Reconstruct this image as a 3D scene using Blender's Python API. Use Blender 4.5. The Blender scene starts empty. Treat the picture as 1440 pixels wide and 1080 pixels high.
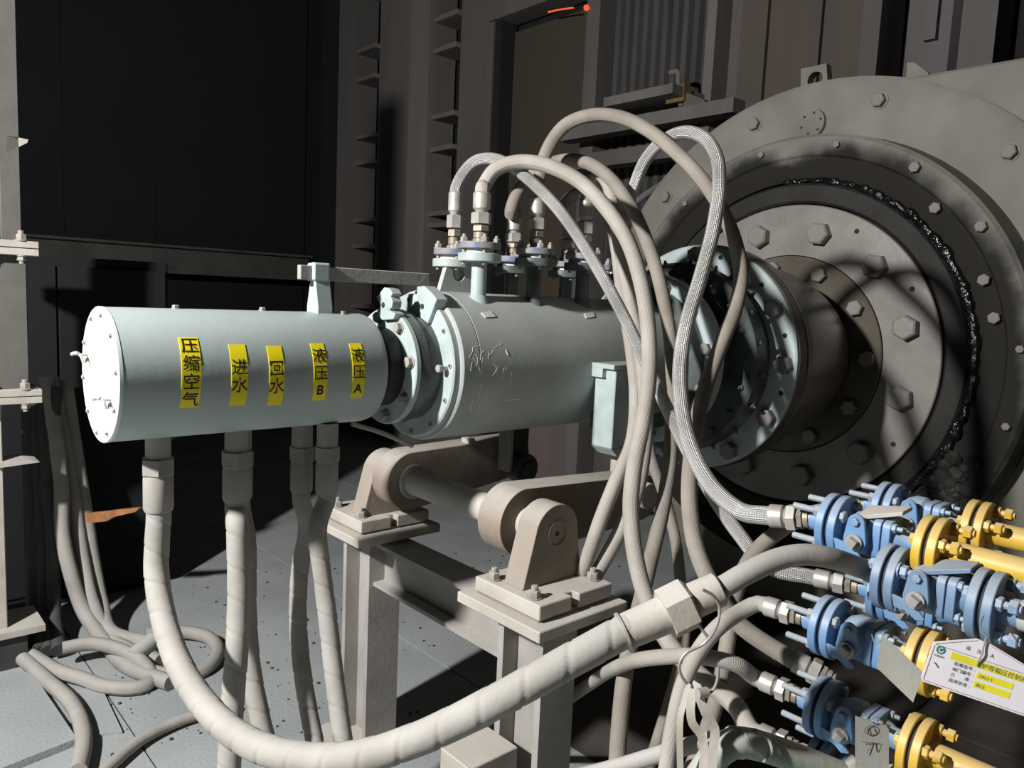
import bpy, bmesh, math, random
from mathutils import Vector, Matrix
from mathutils.geometry import tessellate_polygon
random.seed(7)
S = bpy.context.scene
COL = S.collection
pi = math.pi
R_ = math.radians
H = 1.6                                   # height of the machine's shaft axis above the floor

# ------------------------------------------------------------------ camera
FPX = 1069.158
CAM = Vector((-0.509, -2.084, 1.836))
RW = Matrix(((0.74287867, -0.04128648, 0.66815171),
             (-0.66788486, -0.11340032, 0.73557473),
             (0.04539932, -0.99269119, -0.11181729)))
cd = bpy.data.cameras.new('camera')
cd.sensor_fit = 'HORIZONTAL'; cd.sensor_width = 36.0
cd.lens = FPX / 1440 * 36
cd.clip_start = 0.02; cd.clip_end = 200
cam = bpy.data.objects.new('camera', cd)
m = Matrix.Identity(4)
for i in range(3):
    m[i][0] = RW[i][0]; m[i][1] = -RW[i][1]; m[i][2] = -RW[i][2]; m[i][3] = CAM[i]
cam.matrix_world = m
COL.objects.link(cam); S.camera = cam

# ------------------------------------------------------------------ world and lamps
w = bpy.data.worlds.new('night'); S.world = w; w.use_nodes = True
bg = w.node_tree.nodes['Background']
bg.inputs[0].default_value = (0.92, 0.95, 1.0, 1); bg.inputs[1].default_value = 0.006
ld = bpy.data.lights.new('work_lamp', 'POINT'); ld.energy = 1330; ld.shadow_soft_size = 0.09
ld.color = (1.0, 0.985, 0.96)
lo = bpy.data.objects.new('work_lamp', ld); lo.location = (-2.5, -0.22, 3.3); COL.objects.link(lo)
S.view_settings.view_transform = 'Standard'; S.view_settings.look = 'None'
S.view_settings.gamma = 1; S.view_settings.use_curve_mapping = False
S.view_settings.exposure = 0.0


# ------------------------------------------------------------------ helpers
def ray(px, py):
    return RW @ Vector(((px - 720) / FPX, (py - 540) / FPX, 1.0))
def at(px, py, ax, val):
    """a point of the photograph put on the plane X, Y or Z = val"""
    r = ray(px, py); i = 'XYZ'.index(ax)
    return CAM + r * ((val - CAM[i]) / r[i])
def atd(px, py, d):
    return CAM + ray(px, py) * d
def V(*a): return Vector(a)

def frame(d):
    d = Vector(d).normalized()
    h = V(0, 0, 1) if abs(d.z) < .95 else V(1, 0, 0)
    u = h.cross(d).normalized(); v = d.cross(u)
    return u, v, d

def catmull(P, step):
    P = [Vector(p) for p in P]
    Q = [P[0] * 2 - P[1]] + P + [P[-1] * 2 - P[-2]]
    out = []
    for i in range(1, len(Q) - 2):
        p0, p1, p2, p3 = Q[i-1:i+3]
        a, b, c = [max(1e-6, (x - y).length) ** .5 for x, y in ((p1, p0), (p2, p1), (p3, p2))]
        m1 = (p1 - p0) / a - (p2 - p0) / (a + b) + (p2 - p1) / b
        m2 = (p2 - p1) / b - (p3 - p1) / (b + c) + (p3 - p2) / c
        m1 *= b; m2 *= b
        n = max(2, int((p2 - p1).length / step * 2))
        for k in range(n):
            t = k / n; t2 = t*t; t3 = t2*t
            out.append(p1*(2*t3-3*t2+1) + m1*(t3-2*t2+t) + p2*(-2*t3+3*t2) + m2*(t3-t2))
    out.append(P[-1])
    L = [0]
    for i in range(1, len(out)): L.append(L[-1] + (out[i] - out[i-1]).length)
    N = max(2, int(L[-1] / step)); res = []; j = 0
    for k in range(N + 1):
        s = L[-1] * k / N
        while j < len(L) - 2 and L[j+1] < s: j += 1
        t = (s - L[j]) / max(1e-9, L[j+1] - L[j])
        res.append(out[j].lerp(out[j+1], min(1, max(0, t))))
    return res

class MB:
    def __init__(s): s.v = []; s.f = []; s.uv = {}
    def box(s, c, size, ax=None):
        c = Vector(c); a = [x / 2 for x in size]
        X, Y, Z = ax if ax else (V(1,0,0), V(0,1,0), V(0,0,1))
        b = len(s.v)
        for i in (-1, 1):
            for j in (-1, 1):
                for k in (-1, 1): s.v.append(c + X*(i*a[0]) + Y*(j*a[1]) + Z*(k*a[2]))
        for q in ((0,1,3,2),(4,6,7,5),(0,4,5,1),(2,3,7,6),(0,2,6,4),(1,5,7,3)): s.f.append([b+i for i in q])
        return s
    def bb(s, x0, x1, y0, y1, z0, z1):
        return s.box(((x0+x1)/2, (y0+y1)/2, (z0+z1)/2), (x1-x0, y1-y0, z1-z0))
    def beam(s, p0, p1, wd, ht, up=V(0,0,1)):
        p0 = Vector(p0); p1 = Vector(p1); d = (p1-p0); L = d.length; d.normalize()
        y = up.cross(d).normalized(); z = d.cross(y)
        return s.box((p0+p1)/2, (L, wd, ht), (d, y, z))
    def lathe(s, o, d, prof, seg=32, a0=0.0, closed=False):
        """prof: list of (distance along d, radius); radius 0 closes to a point"""
        o = Vector(o); u, v, d = frame(d); rings = []
        for (t, r) in prof:
            if r < 1e-6:
                s.v.append(o + d*t); rings.append([len(s.v)-1])
            else:
                b = len(s.v)
                for k in range(seg):
                    a = a0 + 2*pi*k/seg
                    s.v.append(o + d*t + u*(r*math.cos(a)) + v*(r*math.sin(a)))
                rings.append(list(range(b, b+seg)))
        prs = list(zip(rings, rings[1:]))
        if closed: prs.append((rings[-1], rings[0]))
        for A, B in prs:
            for k in range(seg):
                k2 = (k+1) % seg
                if len(A) == 1 and len(B) == 1: continue
                if len(A) == 1: s.f.append([A[0], B[k2], B[k]])
                elif len(B) == 1: s.f.append([A[k], A[k2], B[0]])
                else: s.f.append([A[k], A[k2], B[k2], B[k]])
        return s
    def cyl(s, p0, p1, r0, r1=None, seg=24, ch=0.0, a0=0.0):
        p0 = Vector(p0); p1 = Vector(p1); L = (p1-p0).length; r1 = r0 if r1 is None else r1
        if ch: pr = [(0,0),(0,r0-ch),(ch,r0),(L-ch,r1),(L,r1-ch),(L,0)]
        else: pr = [(0,0),(0,r0),(L,r1),(L,0)]
        return s.lathe(p0, p1-p0, pr, seg, a0)
    def ring(s, p0, p1, r, ri, seg=48):
        p0 = Vector(p0); p1 = Vector(p1); L = (p1-p0).length
        return s.lathe(p0, p1-p0, [(0,ri),(0,r),(L,r),(L,ri)], seg, closed=True)
    def hex(s, p0, p1, r, a0=0.0, ch=True):
        p0 = Vector(p0); p1 = Vector(p1); L = (p1-p0).length; c = min(L*.2, r*.12) if ch else 0
        pr = [(0,0),(0,r),(L-c,r),(L,r-c*1.3),(L,0)] if c else [(0,0),(0,r),(L,r),(L,0)]
        return s.lathe(p0, p1-p0, pr, 6, a0)
    def prism(s, poly, off, holes=()):
        """poly: planar outline of 3-D points, off: thickness vector"""
        loops = [[Vector(p) for p in poly]] + [[Vector(p) for p in h] for h in holes]
        flat = [p for l in loops for p in l]; n = len(flat); b = len(s.v); off = Vector(off)
        s.v += flat + [p + off for p in flat]
        for t in tessellate_polygon(loops):
            s.f.append([b+i for i in t]); s.f.append([b+n+i for i in reversed(t)])
        st = 0
        for l in loops:
            for k in range(len(l)):
                i = st+k; j = st+(k+1) % len(l)
                s.f.append([b+i, b+j, b+n+j, b+n+i])
            st += len(l)
        return s
    def tube(s, P, r, seg=14, step=.02, fn=None, smooth=True, cap=True):
        P = catmull(P, step) if smooth else [Vector(p) for p in P]
        N = len(P); L = 0; b = len(s.v)
        t = (P[1]-P[0]).normalized(); u, v, _ = frame(t)
        for i, p in enumerate(P):
            t2 = (P[min(i+1, N-1)] - P[max(i-1, 0)]).normalized()
            q = t.rotation_difference(t2); u = (q @ u); u = (u - t2*u.dot(t2)).normalized(); v = t2.cross(u); t = t2
            if i: L += (P[i]-P[i-1]).length
            rr = r(i/(N-1)) if callable(r) else r
            for k in range(seg+1):
                a = 2*pi*k/seg; ra = rr + (fn(L, a) if fn else 0)
                s.uv[len(s.v)] = (L, k/seg)
                s.v.append(p + u*(ra*math.cos(a)) + v*(ra*math.sin(a)))
        for i in range(N-1):
            for k in range(seg):
                a = b + i*(seg+1) + k; c = a + seg + 1
                s.f.append([a, a+1, c+1, c])
        if cap:
            for i in (0, N-1):
                s.f.append([b + i*(seg+1) + k for k in range(seg)])
        return s
    def mesh(s, name, mat, off=V(0,0,0), bevel=0.0, ang=33):
        me = bpy.data.meshes.new(name)
        me.from_pydata([p - off for p in s.v], [], s.f)
        if s.uv:
            ul = me.uv_layers.new(name='UVMap')
            for l in me.loops:
                ul.data[l.index].uv = s.uv.get(l.vertex_index, (0, 0))
        bm = bmesh.new(); bm.from_mesh(me)
        bmesh.ops.recalc_face_normals(bm, faces=bm.faces)
        if bevel:
            es = [e for e in bm.edges if len(e.link_faces) == 2 and e.calc_face_angle(0) > R_(40)]
            bmesh.ops.bevel(bm, geom=es, offset=bevel, segments=1, profile=.5, affect='EDGES', clamp_overlap=True)
        bm.to_mesh(me); bm.free()
        for p in me.polygons: p.use_smooth = True
        me.set_sharp_from_angle(angle=R_(ang))
        me.materials.append(mat)
        return me

def props(o, label=None, cat=None, group=None, kind=None):
    if label: o['label'] = label
    if cat: o['category'] = cat
    if group: o['group'] = group
    if kind: o['kind'] = kind
    return o

class Thing:
    def __init__(s, name, label, cat, loc=(0,0,0), group=None):
        s.loc = Vector(loc)
        s.o = bpy.data.objects.new(name, None); s.o.empty_display_size = .1
        s.o.location = s.loc; COL.objects.link(s.o); props(s.o, label, cat, group)
    def add(s, name, mb, mat, parent=None, label=None, kind=None, bevel=0.0, ang=33):
        o = bpy.data.objects.new(name, mb.mesh(name, mat, s.loc, bevel, ang))
        COL.objects.link(o); o.parent = parent or s.o
        return props(o, label, kind=kind)
    def put(s, name, me, p, d=(0,0,1), spin=0.0, scale=1.0, parent=None):
        o = bpy.data.objects.new(name, me); COL.objects.link(o); o.parent = parent or s.o
        u, v, d = frame(d)
        mm = Matrix((u, v, d)).transposed().to_4x4() @ Matrix.Rotation(spin, 4, 'Z') @ Matrix.Scale(scale, 4)
        mm.translation = Vector(p) - s.loc
        o.matrix_local = mm
        return o
def solo(name, mb, mat, label=None, cat=None, group=None, kind=None, bevel=0.0, ang=33, loc=(0,0,0)):
    o = bpy.data.objects.new(name, mb.mesh(name, mat, Vector(loc), bevel, ang)); o.location = loc
    COL.objects.link(o); return props(o, label, cat, group, kind)
def child(name, mb, mat, parent, bevel=0.0, label=None, kind=None):
    o = bpy.data.objects.new(name, mb.mesh(name, mat, V(0,0,0), bevel)); COL.objects.link(o); o.parent = parent
    return props(o, label, kind=kind)
def copy_tree(o, parent=None):
    c = o.copy(); COL.objects.link(c)
    if parent: c.parent = parent
    for ch in list(o.children): copy_tree(ch, c)
    return c

# ------------------------------------------------------------------ materials
def mat(name, col, rough=.6, metal=0.0, col2=None, scale=6.0, dust=0.0, dcol=(.40,.37,.33), bump=.0, bscale=60.0,
        spec=.4, contrast=(.35,.65), streak=False, emit=None):
    m = bpy.data.materials.new(name); m.use_nodes = True
    nt = m.node_tree; N = nt.nodes; L = nt.links; b = N['Principled BSDF']
    b.inputs['Roughness'].default_value = rough; b.inputs['Metallic'].default_value = metal
    b.inputs['Specular IOR Level'].default_value = spec
    if emit:
        b.inputs['Emission Color'].default_value = (*emit[0], 1); b.inputs['Emission Strength'].default_value = emit[1]
    tc = N.new('ShaderNodeTexCoord'); mp = N.new('ShaderNodeMapping')
    L.new(tc.outputs['Object'], mp.inputs[0])
    if streak: mp.inputs['Scale'].default_value = (1, 1, .12)
    nz = N.new('ShaderNodeTexNoise'); nz.inputs['Scale'].default_value = scale; nz.inputs['Detail'].default_value = 6
    L.new(mp.outputs[0], nz.inputs['Vector'])
    mr = N.new('ShaderNodeMapRange'); mr.inputs[1].default_value = contrast[0]; mr.inputs[2].default_value = contrast[1]
    L.new(nz.outputs['Fac'], mr.inputs[0])
    mx = N.new('ShaderNodeMix'); mx.data_type = 'RGBA'
    c2 = col2 or tuple(c*.72 for c in col)
    mx.inputs[6].default_value = (*col, 1); mx.inputs[7].default_value = (*c2, 1)
    L.new(mr.outputs[0], mx.inputs[0]); out = mx.outputs[2]
    if dust:
        g = N.new('ShaderNodeNewGeometry'); sp = N.new('ShaderNodeSeparateXYZ'); L.new(g.outputs['Normal'], sp.inputs[0])
        d = N.new('ShaderNodeMapRange'); d.inputs[1].default_value = .05; d.inputs[2].default_value = .75
        L.new(sp.outputs['Z'], d.inputs[0])
        n2 = N.new('ShaderNodeTexNoise'); n2.inputs['Scale'].default_value = 14; L.new(tc.outputs['Object'], n2.inputs['Vector'])
        ad = N.new('ShaderNodeMath'); ad.operation = 'MULTIPLY_ADD'
        ad.inputs[1].default_value = .8; ad.inputs[2].default_value = .35; L.new(n2.outputs['Fac'], ad.inputs[0])
        mu = N.new('ShaderNodeMath'); mu.operation = 'MULTIPLY'; mu.use_clamp = True
        L.new(d.outputs[0], mu.inputs[0]); L.new(ad.outputs[0], mu.inputs[1])
        m3 = N.new('ShaderNodeMath'); m3.operation = 'MULTIPLY'; m3.inputs[1].default_value = dust; L.new(mu.outputs[0], m3.inputs[0])
        x2 = N.new('ShaderNodeMix'); x2.data_type = 'RGBA'; x2.inputs[7].default_value = (*dcol, 1)
        L.new(m3.outputs[0], x2.inputs[0]); L.new(out, x2.inputs[6]); out = x2.outputs[2]
    L.new(out, b.inputs['Base Color'])
    if bump:
        n3 = N.new('ShaderNodeTexNoise'); n3.inputs['Scale'].default_value = bscale; n3.inputs['Detail'].default_value = 4
        L.new(mp.outputs[0], n3.inputs['Vector'])
        bp = N.new('ShaderNodeBump'); bp.inputs['Strength'].default_value = bump; bp.inputs['Distance'].default_value = .01
        L.new(n3.outputs['Fac'], bp.inputs['Height']); L.new(bp.outputs[0], b.inputs['Normal'])
    return m

def braid_mat(name, col, col2, rough, metal, pu=.006, pv=22, strength=.6):
    """woven sleeve: two crossing helices of strands as relief along the hose's own u and v"""
    m = mat(name, col, rough, metal, col2=col2, scale=9)
    nt = m.node_tree; N = nt.nodes; L = nt.links; b = N['Principled BSDF']
    uv = N.new('ShaderNodeUVMap'); sp = N.new('ShaderNodeSeparateXYZ'); L.new(uv.outputs[0], sp.inputs[0])
    hs = []
    for sg in (1, -1):
        a = N.new('ShaderNodeMath'); a.operation = 'MULTIPLY'; a.inputs[1].default_value = 2*pi/pu/2; L.new(sp.outputs['X'], a.inputs[0])
        c = N.new('ShaderNodeMath'); c.operation = 'MULTIPLY_ADD'; c.inputs[1].default_value = sg*2*pi*pv/2
        L.new(sp.outputs['Y'], c.inputs[0]); L.new(a.outputs[0], c.inputs[2])
        s_ = N.new('ShaderNodeMath'); s_.operation = 'SINE'; L.new(c.outputs[0], s_.inputs[0]); hs.append(s_)
    mu = N.new('ShaderNodeMath'); mu.operation = 'MULTIPLY'; L.new(hs[0].outputs[0], mu.inputs[0]); L.new(hs[1].outputs[0], mu.inputs[1])
    bp = N.new('ShaderNodeBump'); bp.inputs['Strength'].default_value = strength; bp.inputs['Distance'].default_value = .002
    L.new(mu.outputs[0], bp.inputs['Height']); L.new(bp.outputs[0], b.inputs['Normal'])
    return m

DUST = (.43,.405,.37)
M = dict(
    drum=mat('drum_paint', (.40,.475,.47), .42, col2=(.36,.42,.41), scale=3, dust=.35, dcol=(.5,.53,.53), bump=.03),
    cap=mat('cap_paint', (.62,.70,.67), .45, scale=2, col2=(.6,.68,.66)),
    jacket=mat('jacket_paint', (.41,.455,.44), .5, col2=(.32,.35,.33), scale=4, dust=.6, dcol=(.46,.46,.44), bump=.05),
    port=mat('port_paint', (.42,.50,.50), .45, col2=(.32,.37,.365), scale=9, dust=.5),
    cyan=mat('flange_paint', (.52,.60,.61), .2, col2=(.38,.45,.45), scale=5, dust=.3),
    dark_cyan=mat('dark_flange_paint', (.13,.16,.155), .4, col2=(.05,.055,.05), scale=6),
    oilbrown=mat('oily_dust', (.135,.115,.09), .3, col2=(.075,.062,.047), scale=4, dust=.4, dcol=(.2,.19,.17), bump=.1),
    neck=mat('neck_black', (.035,.035,.033), .55, col2=(.02,.02,.02), scale=8),
    dusty=mat('dusty_steel', (.47,.44,.395), .85, col2=(.36,.33,.285), scale=7, dust=.5, dcol=(.52,.495,.46), bump=.12, spec=.2),
    beam=mat('dusty_beam', (.36,.34,.315), .8, col2=(.27,.255,.235), scale=5, dust=.7, dcol=(.5,.48,.45), bump=.1, spec=.2),
    bolt=mat('dusty_bolt', (.36,.335,.30), .6, col2=(.26,.24,.215), scale=30, dust=.5, spec=.35),
    floor=mat('floor_dust', (.345,.368,.37), .9, col2=(.285,.305,.305), scale=2.2, bump=.35, bscale=70, spec=.15),
    floor_dark=mat('dark_floor', (.085,.078,.068), .6, col2=(.04,.036,.032), scale=2.5, bump=.3, bscale=50, spec=.3),
    gap=mat('gap_dark', (.03,.03,.03), .9),
    disc=mat('disc_steel', (.27,.255,.235), .4, col2=(.185,.172,.155), scale=4, bump=.12, bscale=25, spec=.45),
    ringa=mat('housing_dust', (.225,.218,.19), .7, col2=(.165,.155,.13), scale=3, dust=.4, dcol=(.30,.285,.26), bump=.15, bscale=30),
    plate=mat('housing_plate', (.235,.215,.195), .7, col2=(.17,.15,.135), scale=2.5, dust=.3, bump=.12, bscale=30),
    grease=mat('black_grease', (.008,.007,.007), .18, bump=.9, bscale=45, spec=.6),
    greasemat=mat('grease_soaked', (.032,.030,.028), .6, col2=(.017,.016,.014), scale=3, bump=.22, bscale=30, spec=.2),
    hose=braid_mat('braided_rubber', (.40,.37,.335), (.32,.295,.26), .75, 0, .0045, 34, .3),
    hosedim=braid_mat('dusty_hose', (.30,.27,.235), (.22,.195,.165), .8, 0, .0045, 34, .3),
    steelbraid=braid_mat('steel_braid', (.62,.61,.59), (.42,.41,.39), .38, .55, .0055, 26, .8),
    rubber=mat('dusty_rubber', (.345,.33,.30), .8, col2=(.265,.25,.225), scale=8, dust=.6, dcol=(.41,.395,.37), bump=.1, spec=.25),
    rubber_dark=mat('grey_rubber', (.23,.235,.235), .8, col2=(.17,.17,.17), scale=9, bump=.1, spec=.2),
    cable=mat('black_cable_and_shade', (.055,.055,.056), .6, col2=(.035,.035,.035), scale=9, dust=.2, dcol=(.2,.2,.2)),
    ferrule=mat('zinc_ferrule', (.50,.48,.45), .45, .35, col2=(.36,.34,.31), scale=20, dust=.4),
    brass=mat('dull_adapter', (.33,.29,.23), .5, .3, col2=(.22,.19,.15), scale=25, dust=.4),
    blue=mat('blue_paint', (.14,.27,.47), .45, col2=(.115,.225,.40), scale=14, dust=.85, dcol=(.36,.40,.45), bump=.04),
    bluegrey=mat('dusty_blue_paint', (.15,.235,.36), .5, col2=(.12,.18,.28), scale=14, dust=.9, dcol=(.36,.38,.4), bump=.04),
    gasket=mat('gasket_rubber', (.03,.035,.045), .8),
    yellow=mat('yellow_paint', (.62,.40,.05), .45, col2=(.5,.31,.035), scale=10, dust=.65, dcol=(.55,.45,.27), bump=.04),
    bolt_blue=mat('dusty_blue_bolt', (.22,.33,.48), .5, col2=(.17,.24,.33), scale=25, dust=.7, dcol=(.42,.43,.43)),
    stud=mat('dusty_stud', (.27,.31,.35), .55, col2=(.20,.25,.31), scale=30, dust=.8, dcol=(.42,.41,.39)),
    bolt_steel=mat('grey_bolt', (.36,.36,.35), .5, .3, col2=(.27,.26,.25), scale=25, dust=.5),
    greypipe=mat('grey_pipe', (.42,.45,.44), .6, col2=(.33,.35,.33), scale=7, dust=.8, dcol=(.47,.46,.42), bump=.05),
    greenpipe=mat('dusty_green_pipe', (.37,.40,.36), .7, col2=(.16,.27,.18), scale=5, dust=.95, dcol=(.44,.43,.37), bump=.1, contrast=(.5,.7)),
    yel_tape=mat('yellow_sticker', (.90,.76,.02), .35, col2=(.8,.66,.015), scale=8),
    ink=mat('black_ink', (.012,.011,.01), .6),
    ink_faint=mat('faded_ink', (.12,.11,.12), .7),
    white=mat('tag_white', (.74,.72,.76), .5, col2=(.68,.65,.69), scale=4),
    tagyel=mat('tag_yellow', (.85,.76,.03), .5),
    tagred=mat('tag_red_line', (.30,.12,.13), .6),
    taggreen=mat('tag_green', (.03,.27,.15), .5),
    greytag=mat('dusty_grey_tag', (.30,.30,.265), .7, col2=(.24,.235,.205), scale=9, bump=.1),
    wire=mat('steel_wire', (.42,.40,.37), .5, .4),
    chalk=mat('chalk', (.8,.82,.8), .9),
    gasket_white=mat('white_gasket', (.72,.74,.74), .6),
    blue_mark=mat('blue_flange_rim', (.13,.17,.30), .55, col2=(.22,.22,.22), scale=20, dust=.8, contrast=(.4,.52)),
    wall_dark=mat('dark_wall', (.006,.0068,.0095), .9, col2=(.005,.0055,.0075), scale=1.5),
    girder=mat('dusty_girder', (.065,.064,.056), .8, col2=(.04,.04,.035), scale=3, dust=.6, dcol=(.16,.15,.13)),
    column=mat('wall_column', (.115,.106,.10), .8, col2=(.085,.078,.073), scale=2.5, dust=.6, dcol=(.22,.21,.2), bump=.1, streak=True),
    column2=mat('wall_column_light', (.15,.14,.132), .8, col2=(.11,.10,.094), scale=2.5, dust=.6, dcol=(.25,.235,.22), bump=.1, streak=True),
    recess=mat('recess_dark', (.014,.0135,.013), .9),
    rust=mat('rusty_panel', (.095,.072,.06), .8, col2=(.075,.07,.06), scale=5, streak=True, bump=.1),
    pane=mat('grimy_pane', (.075,.052,.039), .55, col2=(.052,.052,.038), scale=1.2, streak=True),
    corr=mat('corrugated_grey', (.075,.072,.071), .7, col2=(.052,.05,.049), scale=6, streak=True),
    purple=mat('purplish_panel', (.125,.112,.115), .75, col2=(.10,.092,.088), scale=3, streak=True, bump=.1),
    pink=mat('lower_wall', (.17,.13,.12), .8, col2=(.13,.105,.10), scale=3, streak=True),
    dullyellow=mat('grimy_yellow', (.17,.115,.03), .8, scale=12),
    orange=mat('rust_orange', (.36,.155,.06), .8, col2=(.22,.09,.035), scale=20, bump=.2),
    glow=mat('furnace_glow', (.3,.05,.02), .6, emit=((1.0,.15,.05), .75)),
    cheek=mat('bracket_steel', (.27,.225,.185), .8, col2=(.21,.17,.135), scale=7, dust=.95, dcol=DUST, bump=.12, spec=.2),
)

def ring_dark_mat(name, col, ring_dark, r0, r1):
    """housing dust that turns darker towards the shaft (ragged border)"""
    m = mat(name, col, .7, col2=tuple(c*.72 for c in col), scale=3, bump=.12, bscale=30, spec=.12)
    nt = m.node_tree; N = nt.nodes; L = nt.links; b = N['Principled BSDF']
    tc = N.new('ShaderNodeTexCoord'); sp = N.new('ShaderNodeSeparateXYZ'); L.new(tc.outputs['Object'], sp.inputs[0])
    cb = N.new('ShaderNodeCombineXYZ'); L.new(sp.outputs['Y'], cb.inputs['Y'])
    sb = N.new('ShaderNodeMath'); sb.operation = 'SUBTRACT'; sb.inputs[1].default_value = H; L.new(sp.outputs['Z'], sb.inputs[0]); L.new(sb.outputs[0], cb.inputs['Z'])
    ln = N.new('ShaderNodeVectorMath'); ln.operation = 'LENGTH'; L.new(cb.outputs[0], ln.inputs[0])
    nz = N.new('ShaderNodeTexNoise'); nz.inputs['Scale'].default_value = 3.2; nz.inputs['Detail'].default_value = 5; L.new(tc.outputs['Object'], nz.inputs['Vector'])
    a = N.new('ShaderNodeMath'); a.operation = 'MULTIPLY_ADD'; a.inputs[1].default_value = .30; L.new(nz.outputs['Fac'], a.inputs[0]); L.new(ln.outputs['Value'], a.inputs[2])
    zz = N.new('ShaderNodeMath'); zz.operation = 'MULTIPLY_ADD'; zz.inputs[1].default_value = .06; L.new(sb.outputs[0], zz.inputs[0]); L.new(a.outputs[0], zz.inputs[2])
    mr = N.new('ShaderNodeMapRange'); mr.interpolation_type = 'SMOOTHSTEP'
    mr.inputs[1].default_value = r0; mr.inputs[2].default_value = r1; L.new(zz.outputs[0], mr.inputs[0])
    mx = N.new('ShaderNodeMix'); mx.data_type = 'RGBA'; mx.inputs[6].default_value = (*ring_dark, 1)
    old = b.inputs['Base Color'].links[0].from_socket; L.new(old, mx.inputs[7]); L.new(mr.outputs[0], mx.inputs[0])
    L.new(mx.outputs[2], b.inputs['Base Color'])
    return m
M['ring_dark'] = ring_dark_mat('darkened_ring', (.235,.228,.20), (.020,.018,.016), 1.25, 1.37)  # ring colour runs to near-black towards the shaft

# ------------------------------------------------------------------ shared fasteners
def bolt_mesh(name, r, h, mt, washer=0.0, stud=0.0):
    mb = MB(); z = 0
    if washer: mb.cyl((0,0,-.0005), (0,0,washer), r*1.25, seg=18); z = washer
    mb.hex((0,0,z-.0003), (0,0,z+h), r)
    if stud: mb.cyl((0,0,z+h-.001), (0,0,z+h+stud), r*.55, seg=10, ch=.001)
    return mb.mesh(name, mt)
B_BIG = bolt_mesh('bolt_head', .060, .055, M['disc'], .0)
B_MID = bolt_mesh('bolt_head', .041, .038, M['disc'], .0)
B_CYAN = bolt_mesh('bolt_head', .040, .040, M['disc'], .0)
B_SMALL = bolt_mesh('bolt_head', .018, .02, M['ringa'])
B_RA = bolt_mesh('bolt_head', .036, .03, M['ringa'], .004)
B_PED = bolt_mesh('bolt', .0185, .021, M['bolt'], .004, .013)
B_PORT = bolt_mesh('bolt', .0095, .010, M['bolt'], .002, .007)
B_TINY = bolt_mesh('bolt', .007, .006, M['bolt'], .0015)
B_NUT = bolt_mesh('nut', .013, .014, M['dark_cyan'], .0, .012)
B_NECK = bolt_mesh('bolt', .017, .016, M['bolt'], .003)

# ================================================================== SETTING
# floor of dusty steel plates laid with open seams
fl = solo('floor', MB().bb(-4.5, 4.9, -5, 8.3, -.12, -.012), M['gap'], kind='structure')
xs = [-4.5, -1.9, -.62, .36, 1.72, 3.15, 4.9]
ys = [-5, -2.9, -.9, .4, 3.6, 5.8, 8.3]
for i in range(len(xs)-1):
    for j in range(len(ys)-1):
        g = .004
        child('floor_plate', MB().bb(xs[i]+g, xs[i+1]-g, ys[j]+g, ys[j+1]-g, -.02, random.uniform(-.0015, .0015)), M['floor_dark' if xs[i] > 1.7 and ys[j] < .3 else 'floor'], fl)  # plates below the mill end take the darker brown colour
# raised cover plate by the column
pl = [at(*p, 'Z', .03) for p in ((-60,948),(45,945),(108,1038),(-60,1105))]
child('cover_plate', MB().prism(pl, (0,0,-.03)), M['floor'], fl)
pl = [at(*p, 'Z', .012) for p in ((75,975),(142,965),(172,1028),(128,1033))]
child('cover_plate', MB().prism(pl, (0,0,-.012)), M['floor'], fl)

XW = 4.6
def ywall(px, py, X=XW): return at(px, py, 'X', X).y
def zwall(px, py, X=XW): return at(px, py, 'X', X).z
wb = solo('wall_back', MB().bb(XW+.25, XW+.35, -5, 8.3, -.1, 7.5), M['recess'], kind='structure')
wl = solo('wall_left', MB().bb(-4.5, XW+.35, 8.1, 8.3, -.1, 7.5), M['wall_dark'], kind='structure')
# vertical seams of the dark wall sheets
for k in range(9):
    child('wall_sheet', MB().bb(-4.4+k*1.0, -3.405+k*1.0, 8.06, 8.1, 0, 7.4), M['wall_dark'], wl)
# girder along the dark wall
gz0, gz1 = at(300,352,'Y',7.7).z - .06, at(300,352,'Y',7.7).z + .02
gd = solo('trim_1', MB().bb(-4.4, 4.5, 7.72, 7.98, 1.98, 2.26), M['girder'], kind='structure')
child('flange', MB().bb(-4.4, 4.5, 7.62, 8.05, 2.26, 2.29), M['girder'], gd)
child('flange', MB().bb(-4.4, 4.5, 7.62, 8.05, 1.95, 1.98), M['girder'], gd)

# built-up column: plates, flanges, battens between them
def wbox(x0, x1, px0, px1, py=200, z0=0, z1=7):
    ya, yb = ywall(px0, py), ywall(px1, py)
    return MB().bb(x0, x1, min(ya, yb), max(ya, yb), z0, z1)
tc = Thing('built_up_column', 'tall grey built-up steel column with batten plates, in the corner behind the hoses', 'column', (XW, ywall(565,200), 0))
tc.add('flange_plate', wbox(XW-.12, XW+.2, 486, 509), M['column'])
tc.add('web_plate', wbox(XW-.02, XW+.2, 533, 590), M['column'])
tc.add('flange_plate', wbox(XW-.16, XW+.2, 590, 616), M['column2'])
tc.add('side_plate', wbox(XW-.02, XW+.2, 645, 690), M['column'])
def battens(pxs, a, b):
    for k, py in enumerate(pxs):
        z = zwall(a, py)
        ya, yb = ywall(a, 200), ywall(b, 200)
        bt = tc.add('batten_plate', MB().bb(XW-.10, XW+.22, min(ya,yb)-.02, max(ya,yb)+.02, z-.025, z+.025), M['column2'])
        z2 = z - .35
battens((77,117,196,232,311,347,430,470,-40,-5), 509, 533)
battens((34,77,168,213,302,318,400,440,-60), 616, 645)

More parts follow.
